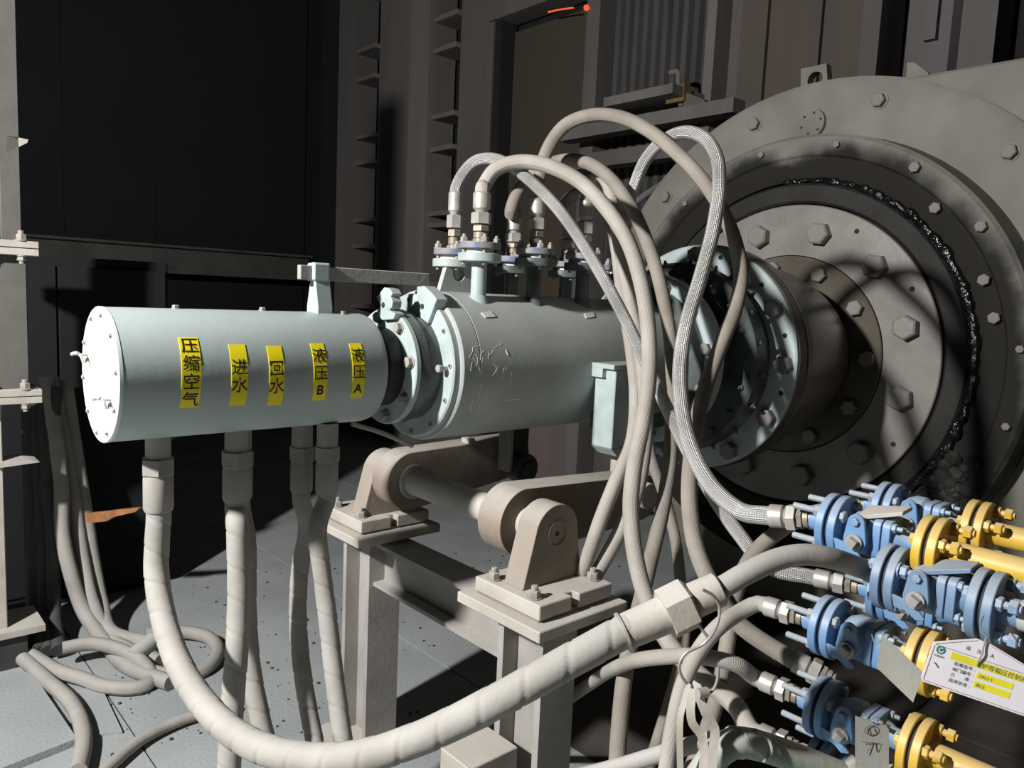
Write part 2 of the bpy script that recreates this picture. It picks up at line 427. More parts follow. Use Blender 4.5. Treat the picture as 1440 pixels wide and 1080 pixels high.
# glazed opening beside the column
Xf = XW-.05
wn = solo('window_1', MB().bb(XW+.18, XW+.2, ywall(835,200), ywall(695,200), 1.2, zwall(760,20)), M['pane'], kind='structure')
def wpart(name, mb, mt, par=wn, **k): return child(name, mb, mt, par, **k)
ztop = zwall(760, 8)
wpart('frame', MB().bb(XW-.05, XW+.2, ywall(1000,60), ywall(692,60), ztop, ztop+.22), M['column'])
wpart('frame', MB().bb(XW-.05, XW+.2, ywall(839,200), ywall(821,200), 1.0, ztop), M['column'])
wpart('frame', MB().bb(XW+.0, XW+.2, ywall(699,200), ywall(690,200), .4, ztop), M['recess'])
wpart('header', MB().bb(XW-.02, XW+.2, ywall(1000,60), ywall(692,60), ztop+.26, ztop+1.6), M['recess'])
wn2 = solo('window_2', MB().bb(XW+.19, XW+.2, ywall(1000,100), ywall(842,100), 1.2, ztop), M['corr'], kind='structure')
yy0, yy1 = ywall(1000,100), ywall(846,100)
for k in range(11):
    y = yy0 + (yy1-yy0)*(k+.5)/11
    wpart('rib', MB().prism([(XW+.19,y-.05,1.3),(XW+.12,y-.025,1.3),(XW+.12,y+.025,1.3),(XW+.19,y+.05,1.3)], (0,0,ztop-1.3)), M['corr'], wn2)
zs = zwall(900,165)
wpart('sill', MB().bb(XW-.5, XW+.2, ywall(1000,160), ywall(905,160), zs-.02, zs+.05), M['column2'], wn2)
wpart('frame', MB().bb(XW-.1, XW+.2, ywall(1013,100), ywall(1000,100), 1.0, 6), M['column2'], wn2)
# ledge rails in front of the wall
tr2 = solo('trim_2', MB().bb(4.25, 4.4, 1.0, at(790,200,'X',4.3).y, at(850,178,'X',4.3).z-.07, at(850,178,'X',4.3).z+.03), M['column2'], kind='structure')
tr3 = solo('trim_3', MB().bb(4.25, 4.4, .9, at(795,235,'X',4.3).y, at(870,222,'X',4.3).z-.06, at(870,222,'X',4.3).z+.06), M['column'], kind='structure')
# panels to the right
def wpan(px0, px1, mt, x0=XW-.0, nm='wall_panel', z0=0, z1=7, py=60):
    return child(nm, wbox(x0, XW+.2, px0, px1, py, z0, z1), mt, wb)
wpan(1013, 1036, M['column'], XW+.1)
for k in range(5):
    wpan(1036+k*38, 1036+(k+1)*38-2, M['rust'], XW+.04+.02*(k % 2))
wpan(1225, 1250, M['column'], XW-.15, 'wall_post')
wpan(1276, 1338, M['purple'], XW-.02)
wpan(1338, 1356, M['greasemat'], XW-.03)
wpan(1356, 1405, M['purple'], XW-.08, 'wall_post')
child('plaque', MB().bb(XW-.07, XW-.01, at(1318,40,'X',XW-.05).y, at(1301,40,'X',XW-.05).y, zwall(1310,60), zwall(1310,-20)), M['purple'], wb)
# lower wall under the column
wpan(697, 800, M['pink'], XW+.1, 'wall_panel', 0, zwall(760,560), 640)
wpan(560, 640, M['column'], XW+.12, 'wall_panel', 0, zwall(600,560), 640)
wpan(806, 822, M['column2'], XW-.1, 'wall_post', 0, 3, 640)
wpan(823, 900, M['column'], XW+.12, 'wall_panel', 0, 2, 640)

# glow of the furnace through the gap above the pane
gl = solo('furnace_gap', MB().tube([at(771,17,'X',XW-.08), at(790,13,'X',XW-.08), at(806,11,'X',XW-.08)], .008, 8, .05), M['glow'],
          'thin glowing orange slit at the top of the brown window', 'furnace glow')
gl2 = child('spark', MB().lathe(at(825,11,'X',XW-.08), (1,0,0), [(-.03,0),(-.02,.02),(0,.028),(.02,.02),(.03,0)], 10), M['glow'], gl)

# small lamp bracket on the sill
lb = Thing('wall_bracket', 'small bent bracket with a yellow block standing on the dusty window sill', 'bracket', at(965,150,'X',XW-.3))
lb.add('arm', MB().tube([at(942,103,'X',XW-.3), at(953,101,'X',XW-.3), at(954,118,'X',XW-.3), at(958,150,'X',XW-.3)], .02, 8, .03), M['column2'])
lb.add('block', MB().box(at(955,134,'X',XW-.32), (.1,.16,.12)), M['dullyellow'])
lb.add('hood', MB().prism([at(960,128,'X',XW-.34), at(990,140,'X',XW-.34), at(996,156,'X',XW-.34), at(962,156,'X',XW-.34)], (.2,0,0)), M['column'])

# ================================================================== MILL END
AX = V(0,0,H)
def circ(X, r, ang):      # angle from the side that faces the camera, upwards
    a = R_(ang); return V(X, -r*math.cos(a), H + r*math.sin(a))
hs = Thing('bearing_housing', 'huge dusty steel bearing housing with a bolted round rim behind the machine', 'bearing housing', (3.6,0,0))
hs.add('back_plate', MB().bb(3.62, 3.95, -4.2, -.42, 0, 3.04), M['plate'], bevel=.015)
hs.add('rim', MB().lathe(AX, (1,0,0), [(3.585,1.05),(3.565,1.10),(3.565,1.455),(3.585,1.49),(3.72,1.50),(3.74,1.52),(3.95,1.52),(3.95,1.05)], 96, closed=True), M['ringa'])
for a in (107, 77, 47+.5, 137, 165, 17, -13, -43, 195, 225):
    b = hs.put('bolt', B_RA, circ(3.565, 1.365, a), (-1,0,0), random.random())
for a in (92,):
    c0 = circ(3.565, 1.262, a)
    cv = hs.add('round_cover', MB().cyl(c0+V(0,0,0), c0+V(-.022,0,0), .078, .074, 32), M['ringa'])
    for k in range(6):
        q = c0 + V(-.022, -.056*math.cos(k*pi/3+.3), .056*math.sin(k*pi/3+.3))
        hs.add('screw_hole', MB().cyl(q, q+V(-.0015,0,0), .007, seg=8), M['gap'], cv)
# lifting eye on top of the rim
q = [at(*p, 'X', 3.7) for p in ((1126,125),(1126,97),(1162,89),(1164,118))]
cc = at(1146, 112, 'X', 3.7)
hs.add('lifting_eye', MB().prism(q, (.06,0,0), [[cc + V(0, .045*math.cos(k*pi/6), .045*math.sin(k*pi/6)) for k in range(12)]]), M['ringa'])
q = [at(*p, 'X', 3.75) for p in ((1274,112),(1276,88),(1286,88),(1305,102),(1308,112))]
hs.add('lifting_eye', MB().prism(q, (.05,0,0)), M['ringa'])
hs.put('bolt', B_RA, at(1415,222,'X',3.62), (-1,0,0), .5, 1.3)
hs.put('bolt', B_RA, at(1418,595,'X',3.62), (-1,0,0), .2, 1.3)

# seal ring
sr = Thing('seal_ring', 'wide raised ring with a blackened inner slope around the end cover', 'seal ring', (3.4,0,0))
sr.add('outer_band', MB().lathe(AX, (1,0,0), [(3.40,1.045),(3.385,1.06),(3.383,1.15),(3.40,1.168),(3.58,1.185),(3.58,1.045)], 128, closed=True), M['ring_dark'])
sr.add('inner_slope', MB().lathe(AX, (1,0,0), [(3.40,.93),(3.392,.95),(3.396,1.05),(3.58,1.05),(3.58,.93)], 128, closed=True), M['ring_dark'])
random.seed(3)
for a in (102, 58, 36, 6, -12, 80, 130, 160):
    sr.put('bolt', B_SMALL, circ(3.384, 1.11, a), (-1,0,0), random.random(), 1.0 if a not in (58,36) else 1.45)
for a in (47, 14, 24):
    sr.put('bolt', B_SMALL, circ(3.393, 1.02, a), (-1,0,0), random.random(), 1.5)
# rope of wet grease squeezed from the seam
P = []
for k in range(150):
    a = -75 + 170*k/149
    P.append(circ(3.385 + random.uniform(-.006,.006), .928 + random.uniform(-.005,.005), a))
rope = MB().tube(P, lambda t: (.010 + .014*max(0, math.sin(t*pi))**.7) * (1 + .35*math.sin(t*137) * math.sin(t*61)), 10, .016)
sr.add('grease_bead', rope, M['grease'], kind='stuff')
mb = MB()
for k in range(60):
    a = random.uniform(-62, -22); r = random.uniform(.96, 1.12); s_ = random.uniform(.015, .045)
    c = circ(3.385, r, a)
    mb.lathe(c - V(s_*.5,0,0), (1, random.uniform(-.5,.5), random.uniform(-.5,.5)), [(0,0),(s_*.1,s_*.6),(s_*.5,s_),(s_,s_*.7),(s_*1.1,0)], 9)
sr.add('grease_clods', mb, M['greasemat'], kind='stuff')

# end cover
ec = Thing('end_cover', 'round steel end cover with a circle of twelve large bolt heads', 'end cover', (3.36,0,H))
ec.add('cover_disc', MB().lathe(AX, (1,0,0), [(3.36,.535),(3.36,.795),(3.366,.80),(3.45,.80),(3.45,.535)], 128, closed=True), M['disc'])
ec.add('outer_lip', MB().lathe(AX, (1,0,0), [(3.375,.808),(3.362,.82),(3.366,.90),(3.385,.915),(3.45,.915),(3.45,.808)], 128, closed=True), M['greasemat'])
for k in range(12):
    ec.put('bolt', B_BIG, circ(3.36, .66, 16+30*k), (-1,0,0), random.random())
ec.add('inner_flange', MB().lathe(AX, (1,0,0), [(3.355,.36),(3.352,.524),(3.357,.53),(3.45,.53),(3.45,.36)], 96, closed=True), M['oilbrown'])
for k in range(11):
    ec.put('bolt', B_MID, circ(3.354, .466, 2+32.73*k), (-1,0,0), random.random())
for a in (62, 30, -32):
    q = circ(3.36, .735, a); ec.add('tapped_hole', MB().cyl(q, q+V(-.0015,0,0), .013, seg=12), M['gap'])

# shaft coupling
cp = Thing('shaft_coupling', 'pale cyan bolted flange coupling on a brown conical hub against the end cover', 'coupling', (2.6,0,H))
cp.add('hub', MB().lathe(AX, (1,0,0), [(2.60,.30),(2.60,.495),(2.72,.49),(3.05,.455),(3.25,.41),(3.30,.385),(3.36,.38),(3.36,.30)], 96, closed=True), M['oilbrown'])
cp.add('flange', MB().lathe(AX, (1,0,0), [(2.525,.25),(2.52,.515),(2.527,.522),(2.545,.522),(2.545,.25)], 96, closed=True), M['cyan'])
cp.add('flange_rim', MB().lathe(AX, (1,0,0), [(2.546,.40),(2.546,.524),(2.60,.528),(2.606,.515),(2.612,.528),(2.66,.525),(2.67,.40)], 96, closed=True), M['oilbrown'])
for k in range(12):
    cp.put('bolt', B_CYAN, circ(2.52, .472, 1+30*k), (-1,0,0), random.random())
for a in (-14, 46, 16, 76):
    q = circ(2.52, .477, a); cp.add('tapped_hole', MB().cyl(q, q+V(-.0015,0,0), .011, seg=12), M['gap'])
cp.add('nut_ring', MB().lathe(AX, (1,0,0), [(2.36,.26),(2.35,.415),(2.36,.43),(2.44,.43),(2.45,.40),(2.525,.40),(2.525,.26)], 80, closed=True), M['dark_cyan'])
for k in range(20):
    cp.put('nut', B_NUT, circ(2.352, .385, 4+18*k), (-1,0,0), random.random())
for k in range(20):
    q = circ(2.40, .43, -5+18*k); cp.put('nut', B_NUT, q, q-V(2.40,0,H), random.random(), .9)
cp.add('spacer', MB().lathe(AX, (1,0,0), [(2.14,.22),(2.14,.31),(2.36,.31),(2.36,.22)], 64, closed=True), M['dark_cyan'])
cp.add('front_flange', MB().lathe(AX, (1,0,0), [(2.16,.24),(2.155,.36),(2.162,.37),(2.21,.37),(2.215,.30),(2.215,.24)], 80, closed=True), M['cyan'])
for k in range(12):
    cp.put('bolt', B_CYAN, circ(2.157, .325, 12+30*k), (-1,0,0), random.random(), .62)

# ================================================================== WATER JACKET CYLINDER
jk = Thing('jacket_cylinder', 'grey-green steel jacket cylinder with chalk marks, in the middle of the shaft line', 'cylinder', (1.5,0,H))
jk.add('shell', MB().lathe(AX, (1,0,0), [(.95,.10),(.95,.243),(.957,.249),(1.02,.249),(1.023,.247),(1.026,.249),(2.10,.249),(2.155,.249),(2.155,.10)], 96, closed=True), M['jacket'])
fr = jk.add('front_ring', MB().lathe(AX, (1,0,0), [(.925,.15),(.925,.232),(.93,.237),(.951,.237),(.951,.15)], 96, closed=True), M['port'])
for k in range(12):
    q = circ(.925, .217, 5+30*k)
    jk.add('socket_screw', MB().ring(q, q+V(-.003,0,0), .0085, .005, 12), M['bolt'], fr)
    jk.add('socket_hole', MB().cyl(q, q+V(-.0012,0,0), .0055, seg=10), M['gap'], fr)
jk.add('neck', MB().lathe(AX, (1,0,0), [(.70,.05),(.70,.115),(.76,.115),(.77,.125),(.82,.125),(.82,.05)], 64, closed=True), M['neck'])
nf = jk.add('neck_flange', MB().lathe(AX, (1,0,0), [(.82,.10),(.82,.182),(.824,.186),(.838,.186),(.838,.10)], 80, closed=True), M['port'])
jk.add('neck_collar', MB().lathe(AX, (1,0,0), [(.838,.10),(.838,.184),(.872,.186),(.876,.176),(.93,.176),(.93,.10)], 80, closed=True), M['dark_cyan'])  # neck and collar far darker than the flange face
for k in range(8):
    jk.put('bolt', B_NECK, circ(.82, .158, 10+45*k), (-1,0,0), random.random(), 1.0)
# claw lugs either side of the neck
q = [at(*p, 'X', .80) for p in ((540,404),(548,406),(552,413),(549,417),(552,424),(551,432),(547,436),(556,441),(553,449),(537,450),(530,441),(535,430),(529,418))]
l1 = jk.add('claw_lug', MB().prism(q, (.035,0,0)), M['port'], bevel=.002)
c_ = at(539,429,'X',.80); jk.add('bolt_hole', MB().cyl(c_, c_-V(.0015,0,0), .009, seg=12), M['gap'], l1)
q = [at(*p, 'X', .91) for p in ((586,403),(596,402),(606,411),(614,421),(601,455),(588,444),(586,436))]
l2 = jk.add('claw_lug', MB().prism(q, (.045,0,0)), M['port'], bevel=.002)
c_ = at(594,431,'X',.91); jk.add('bolt_hole', MB().cyl(c_, c_-V(.0015,0,0), .009, seg=12), M['gap'], l2)
jk.add('grease_nipple', MB().cyl(circ(.925,.2,3), circ(.90,.2,3), .008, seg=10).cyl(circ(.90,.2,3), circ(.89,.2,3), .012, seg=10), M['ferrule'])
jk.add('drain_rod', MB().tube([at(495,596,'Y',0), at(535,608,'Y',0), at(580,627,'Y',0)], .008, 10, .02), M['beam'])
# lifting plate with a hole between the ports
lp = [V(1.075,.085,1.825), V(1.115,.085,1.955), V(1.25,.085,1.955), V(1.25,.085,1.825)]
hc = V(1.165,.085,1.915)
jk.add('lifting_plate', MB().prism(lp, (0,-.022,0), [[hc + V(.028*math.cos(k*pi/8), 0, .028*math.sin(k*pi/8)) for k in range(16)]]), M['jacket'], bevel=.001)

def jacket_port(x, y, zf, r=.073, mt='port', rim='blue_mark'):
    z0 = H + math.sqrt(.249**2 - y*y)
    p = jk.add('port_pipe', MB().lathe((x,y,z0-.02), (0,0,1), [(0,0),(0,.04),(.022,.032),(.03,.026),(zf-.02-z0+.02,.026),(zf-.02-z0+.02,0)], 28), M[mt])
    jk.add('port_flange', MB().cyl((x,y,zf-.028), (x,y,zf), r, seg=40, ch=.002), M[mt], p)
    jk.add('gasket', MB().cyl((x,y,zf), (x,y,zf+.014), r*.66, seg=32), M['gasket_white'], p)
    u = jk.add('companion_flange', MB().cyl((x,y,zf+.014), (x,y,zf+.036), r*.96, seg=40, ch=.002), M[rim])
    for k in range(4):
        a = pi/4 + k*pi/2 + .35
        q = V(x + r*.76*math.cos(a), y + r*.76*math.sin(a), zf+.036)
        jk.add('stud', MB().cyl(q - V(0,0,.074), q, .006, seg=8), M['bolt'], u)
        jk.put('bolt', B_PORT, q, (0,0,1), random.random(), 1.35)
ports = [(1.13,-.09,1.988,'port'), (1.385,-.09,1.988,'dark_cyan'), (1.64,-.09,1.988,'dark_cyan'),
         (1.165,.1,1.972,'jacket'), (1.45,.1,1.965,'dark_cyan'), (1.745,.1,1.965,'dark_cyan'), (1.94,-.02,1.962,'dark_cyan')]
for x, y, z, mt in ports: jacket_port(x, y, z-.008, .073, mt)
# reference block welded to the side
bl = jk.add('side_box', MB().bb(1.565, 1.80, -.345, -.248, 1.315, 1.602), M['port'], bevel=.003)
jk.add('box_lid', MB().bb(1.545, 1.82, -.352, -.20, 1.602, 1.62), M['port'], bl, bevel=.002)
jk.add('box_lip', MB().bb(1.545, 1.566, -.30, -.225, 1.57, 1.603), M['port'], bl)
jk.add('box_foot', MB().prism([V(1.565,-.345,1.315), V(1.565,-.248,1.315), V(1.60,-.248,1.285), V(1.60,-.345,1.285)], (.2,0,0)), M['port'], bl)
jk.add('box_web', MB().bb(1.64, 1.70, -.25, -.17, 1.36, 1.60), M['dark_cyan'], bl)
# name plates and chalk marks on the shell
def shell_pt(px, py, r=.249):
    ry = ray(px, py); o = CAM - V(0,0,H)
    a = ry.y**2 + ry.z**2; b = o.y*ry.y + o.z*ry.z; c = o.y**2 + o.z**2 - r*r
    return CAM + ry * ((-b - math.sqrt(b*b - a*c)) / a)
for pxs in (((676,440),(690,438),(697,446),(682,447)), ((821,441),(834,439),(836,446),(824,448))):
    jk.add('data_plate', MB().prism([shell_pt(*p, .2495) for p in pxs], (0,-.002,.002)), M['gasket_white'])
scr = MB()
def stroke(pts, r=.0022): scr.tube([shell_pt(*p, .2487) for p in pts], r*.8, 5, .012)
random.seed(5)
for _ in range(15):
    x = random.uniform(664, 712); y = random.uniform(487, 520); a = random.uniform(-8, 8)
    stroke([(x,y),(x+a*.5+random.uniform(-3,3), y+random.uniform(4,9)),(x+a, y+random.uniform(8,17))], .0011)
stroke([(666,488),(680,486),(696,489),(705,484)], .0013); stroke([(711,492),(714,499)], .0025)
stroke([(719,524),(718,541)], .0022); stroke([(711,563),(730,561)], .0025); stroke([(718,563),(714,576)], .0012)
for x, y in ((664,563),(674,553),(675,568),(683,556),(684,570),(661,571),(684,545),(676,541)):
    stroke([(x,y),(x+random.uniform(-1.5,1.5),y+4),(x+random.uniform(-2,2),y+7)], .0018)
jk.add('chalk_scribble', scr, M['chalk'], kind='stuff')

# ================================================================== ROTARY JOINT DRUM
dr = Thing('rotary_joint_drum', 'pale grey drum with five yellow stickers and a white end cap', 'drum', (.37,0,H))
dr.add('shell', MB().lathe(AX, (1,0,0), [(.004,.12),(.004,.1695),(.715,.1695),(.733,.165),(.742,.15),(.742,.10),(.72,.10),(.72,.12)], 96, closed=True), M['drum'])
capo = dr.add('end_cap', MB().lathe(AX, (1,0,0), [(-.006,0),(-.006,.1685),(-.004,.1705),(.004,.1705),(.004,0)], 96), M['cap'])
for k in range(10):
    dr.put('screw', B_TINY, circ(-.006, .152, 8+36*k), (-1,0,0), random.random(), .8)
for px, py in ((124,499),(156,562)):
    c_ = at(px, py, 'X', -.006)
    dr.add('wing_handle', MB().cyl(c_, c_-V(.022,0,0), .004, seg=8).tube([c_+V(-.022,.004,.003), c_+V(-.026,.012,.004), c_+V(-.032,.026,.0)], .005, 8, .006)
           .tube([c_+V(-.020,-.004,.002), c_+V(-.018,-.012,-.004), c_+V(-.014,-.016,-.02)], .004, 8, .006), M['ferrule'])
dr.put('top_bolt', B_TINY, (.178,0,H+.169), (0,0,1), 0, 1.3)
dr.put('top_bolt', B_TINY, (.415,0,H+.169), (0,0,1), 0, 1.3)
# upright fork that holds the torque bar
zz = H+.165
dr.add('fork_post', MB().prism([V(.568,.034,zz-.01), V(.568,.034,zz+.02), V(.568,.014,zz+.105), V(.568,.014,zz+.15), V(.568,-.014,zz+.15), V(.568,-.014,zz+.105), V(.568,-.034,zz+.02), V(.568,-.034,zz-.01)], (.05,0,0)), M['drum'], bevel=.003)
dr.add('fork_head', MB().bb(.562,.612,-.022,.024,zz+.096,zz+.148), M['drum'], bevel=.004)
dr.add('torque_bar', MB().bb(.525,.985,-.010,.012,zz+.098,zz+.140), M['beam'], bevel=.002)
dr.put('top_bolt', B_TINY, (.655,-.03,H+.166), (0,0,1), 0, 1.2)

def glyph_mesh(ch, size, mapf, mb, bold=.0):
    cu = bpy.data.curves.new('glyph', 'FONT'); cu.body = ch; cu.size = size; cu.align_x = 'CENTER'; cu.offset = bold*size
    cu.resolution_u = 3
    o = bpy.data.objects.new('glyph', cu); COL.objects.link(o)
    bpy.context.view_layer.update()
    me = bpy.data.meshes.new_from_object(o.evaluated_get(bpy.context.evaluated_depsgraph_get()))
    b = len(mb.v)
    for v_ in me.vertices: mb.v.append(mapf(v_.co.x, v_.co.y))
    for p in me.polygons: mb.f.append([b+i for i in p.vertices])
    bpy.data.objects.remove(o); bpy.data.curves.remove(cu); bpy.data.meshes.remove(me)

def sticker(x, a1, a0, chars, wd=.045, skew=0.0, size=.036, fr=None):
    r = .1702
    mb = MB(); n = 14; b = 0
    for k in range(n+1):
        a = a1 + (a0-a1)*k/n; sk = skew*(k/n-.5)
        for sx in (-1, 1):
            for rr in (r-.0008, r+.0006):
                mb.v.append(V(x+sk+sx*wd/2, -rr*math.cos(a), H+rr*math.sin(a)))
    for k in range(n):
        q = 4*k; mb.f += [[q+1,q+3,q+7,q+5],[q,q+4,q+6,q+2],[q,q+1,q+5,q+4],[q+2,q+6,q+7,q+3]]
    mb.f += [[0,2,3,1],[4*n,4*n+1,4*n+3,4*n+2]]
    st = dr.add('sticker', mb, M['yel_tape'], label='yellow sticker reading ' + chars)
    lm = MB(); m_ = len(chars); rr = r+.0013
    for i, ch in enumerate(chars):
        ac = a1 + (a0-a1)*(fr[i] if fr else (i+.5)/m_)
        xo = x + skew*((a1-ac)/(a1-a0)-.5)
        sz = size*(.95 if ch in 'AB' else 1.08)
        def mp(gx, gy, ac=ac, xo=xo, sz=sz):
            a = ac + (gy - sz*.36)/r
            return V(xo+gx, -rr*math.cos(a), H+rr*math.sin(a))
        lm = MB(); glyph_mesh(ch, sz, mp, lm, .022 if ch in 'AB' else .005)
        dr.add('character', lm, M['ink'], st)
D2 = R_
sticker(.160, D2(37), D2(-25), '压缩空气', .047, -.004, .040)
sticker(.281, D2(30), D2(-25.5), '进水', .043, 0, .041, (.37,.65))
sticker(.382, D2(28.3), D2(-28), '回水', .041, .002, .041, (.37,.66))
sticker(.510, D2(30.6), D2(-25.4), '液压B', .040, .004, .041, (.22,.51,.80))
sticker(.631, D2(30.3), D2(-25.7), '液压A', .039, .004, .041, (.22,.51,.80))

# outlets under the drum
def outlet(x, y, z1, big=True, mt='ferrule'):
    r = .030 if big else .026
    return dr.add('outlet', MB().cyl((x,y,H-.16), (x,y,z1), r*1.05, seg=24), M['beam'])
OUT = [(.132,0.0,1.365), (.338,-.01,1.365), (.385,.075,1.345), (.568,.05,1.345), (.60,-.05,1.36)]
for x, y, z in OUT: outlet(x, y, z)

# ================================================================== PEDESTALS AND ROCKER
fm = Thing('support_frame', 'welded H-beam support frame with two square plates on posts beneath the jacket cylinder', 'support frame', (1.1,0,0))
PX0, PX1, TZ = .925, 1.305, .92
def pedestal(yc, near):
    y0, y1 = yc-.185, yc+.185
    fm.add('top_plate', MB().bb(PX0, PX1, y0, y1, TZ-.034, TZ), M['dusty'], bevel=.003)
    # H section post: web across, flanges facing the camera side and the far side
    xa, xb = 1.03, 1.175
    fm.add('post_flange', MB().bb(xa, xb, yc-.10, yc-.075, .012, TZ-.034), M['beam'])
    fm.add('post_flange', MB().bb(xa, xb, yc+.075, yc+.10, .012, TZ-.034), M['beam'])
    fm.add('post_web', MB().bb((xa+xb)/2-.01, (xa+xb)/2+.01, yc-.075, yc+.075, .012, TZ-.034), M['beam'])
    fm.add('base_plate', MB().bb(.93, 1.27, yc-.16, yc+.16, 0, .014), M['dusty'])
pedestal(.488, False); pedestal(-.48, True)
fm.add('cross_beam_flange', MB().bb(1.05, 1.19, -.38, .39, .85, .865), M['beam'])
fm.add('cross_beam_flange', MB().bb(1.05, 1.19, -.38, .39, .69, .705), M['beam'])
fm.add('cross_beam_web', MB().bb(1.10, 1.12, -.38, .39, .705, .85), M['beam'])
# stiffener box at the near post
q = [at(*p, 'Y', -.36) for p in ((643,1048),(708,1010),(708,1100),(645,1100))]
fm.add('stiffener', MB().bb(.80, .985, -.54, -.40, .012, .50), M['dusty'], bevel=.003)

def arc_pts(cx_, cz, r, a0, a1, n, y):
    return [V(cx_ + r*math.cos(R_(a0+(a1-a0)*k/n)), y, cz + r*math.sin(R_(a0+(a1-a0)*k/n))) for k in range(n+1)]
PVX, PVZ = 1.135, 1.125
def bracket(yc, label):
    b = Thing('pivot_bracket', label, 'bracket', (1.115, yc, TZ), 'pivot brackets on the support frame')
    sgn = 1 if yc > 0 else -1
    y0, y1 = yc-.145, yc+.145
    # packing shim and slotted base plate
    b.add('shim', MB().bb(.968, 1.268, y0+.008, y1-.008, TZ, TZ+.008), M['cheek'])
    a, c, z = .962, 1.275, TZ+.008
    base = [V(a,y0,z), V(1.095,y0,z), V(1.095,y0+.03,z), V(1.125,y0+.03,z), V(1.125,y0,z), V(c,y0,z), V(c,y1,z), V(a,y1,z)]
    b.add('base', MB().prism(base, (0,0,.045)), M['dusty'], bevel=.003)
    zb = z+.045
    yk = -.512 if yc < 0 else .395
    pts = [V(PVX+.115,yk,zb), *arc_pts(PVX, PVZ, .092, 8, 158, 14, yk), V(PVX-.135,yk,zb)]
    b.add('cheek_plate', MB().prism(pts, (0,.085,0)), M['cheek'], bevel=.004)
    cy = yk if yc < 0 else yk
    b.add('pin_end', MB().ring((PVX,yk+.004,PVZ), (PVX,yk-.004,PVZ), .042, .036, 28), M['cheek'])
    b.add('pin_centre', MB().cyl((PVX,yk+.004,PVZ), (PVX,yk-.001,PVZ), .008, seg=10), M['gap'])
    for ix, iy in ((.992,y0+.055),(.992,y1-.055),(1.245,y0+.055),(1.245,y1-.055)):
        b.put('bolt', B_PED, (ix,iy,zb), (0,0,1), random.random())
    return b
bracket(.488, 'dusty pivot bracket on the post nearer the hanging drum hoses')
bracket(-.48, 'dusty pivot bracket bolted on the near post, its rounded cheek facing the camera')

rk = Thing('rocker_yoke', 'dusty rocker yoke of two long arms on a thick cross shaft under the jacket cylinder', 'rocker', (PVX,0,PVZ))
rk.add('cross_shaft', MB().cyl((PVX,.42,PVZ), (PVX,-.46,PVZ), .05, seg=36), M['dusty'])
rk.add('collar', MB().cyl((PVX,.262,PVZ), (PVX,.245,PVZ), .066, seg=36, ch=.003), M['dusty'])
rk.add('collar', MB().cyl((PVX,-.385,PVZ), (PVX,-.40,PVZ), .06, seg=36, ch=.003), M['dusty'])
def arm(y0, y1, xe, ze, re):
    pts = arc_pts(PVX, PVZ, .112, 95, 275, 20, y0) + [V(xe, y0, ze-re)] + arc_pts(xe, ze, re, -80, 80, 10, y0)
    return rk.add('arm', MB().prism(pts, (0,y1-y0,0)), M['dusty'] if 0 else M['cheek'], bevel=.004)
arm(.265, .375, 1.66, 1.165, .085); arm(-.372, -.262, 1.74, 1.12, .085)
rk.add('arm_stop', MB().bb(1.41, 1.44, .27, .32, 1.225, 1.262), M['dusty'])
# hanging lug of the jacket and the pin that joins it to the far arm
lk = Thing('hanging_lug', 'black round pin lug hanging from the jacket on the far rocker arm', 'lug', (1.62,.22,1.2))
lk.add('lug_plate', MB().prism([V(1.56,.20,1.40), V(1.56,.20,1.15), *arc_pts(1.615,1.145,.058,180,360,10,.20), V(1.675,.20,1.40)], (0,.03,0)), M['neck'])
lk.add('edge_plate', MB().bb(1.535, 1.56, .165, .235, 1.13, 1.37), M['beam'], bevel=.004)
lk.add('pin_head', MB().cyl((1.615,.20,1.14), (1.615,.135,1.14), .062, seg=32, ch=.004), M['neck'])
lk.add('nut', MB().hex((1.615,.136,1.14), (1.615,.118,1.14), .036), M['neck'])
l3 = Thing('link', 'upright link bar with a rounded top between side box and near rocker arm', 'link', (1.72,-.25,1.25))
l3.add('link_bar', MB().prism([V(1.665,-.31,1.06), V(1.665,-.31,1.36), *arc_pts(1.735,1.37,.07,175,5,14,-.31), V(1.805,-.31,1.06)], (0,.05,0)), M['dusty'], bevel=.004)
l3.add('link_pin', MB().cyl((1.735,-.25,1.37), (1.735,-.345,1.37), .045, seg=28, ch=.003), M['dusty'])
l3.add('cotter', MB().tube([V(1.72,-.35,1.36), V(1.70,-.36,1.34), V(1.71,-.355,1.31)], .006, 6, .01), M['wire'])
l3.add('lower_pin', MB().cyl((1.735,-.31,1.13), (1.735,-.40,1.13), .05, seg=28, ch=.003), M['dusty'])

# ================================================================== BIG RUBBER HOSES
def spiral(pitch, depth):
    def fn(L, a):
        f_ = (L/pitch + a/(2*pi)) % 1.0
        return depth*(f_ - .5) - (depth*1.6 if f_ < .075 else 0)
    return fn
def wp(p): return Vector(p[1:]) if p[0] == 'w' else atd(*p)
def floorp(px, py, z): return at(px, py, 'Z', z)
def drum_hose(label, outl, pts, r, nut='nut', group='wrapped hoses under the drum'):
    x, y, z = outl
    t = Thing('drum_hose', label, 'hose', (x, y, z), group)
    top = V(x, y, z+.004)
    t.add('union_nut', MB().hex(top + V(0,0,.004), top - V(0,0,.042), r*1.38, .3), M['rubber'])
    t.add('ferrule', MB().lathe(top - V(0,0,.04), (0,0,-1), [(0,0),(0,r*1.13),(.01,r*1.2),(.09,r*1.2),(.098,r*1.1),(.098,0)], 28), M['rubber'])
    P = [top - V(0,0,.12), top - V(0,0,.16)] + [wp(p) for p in pts]
    t.add('hose_body', MB().tube(P, r, 22, .004, spiral(.088, .0010)), M['rubber'])
    return t
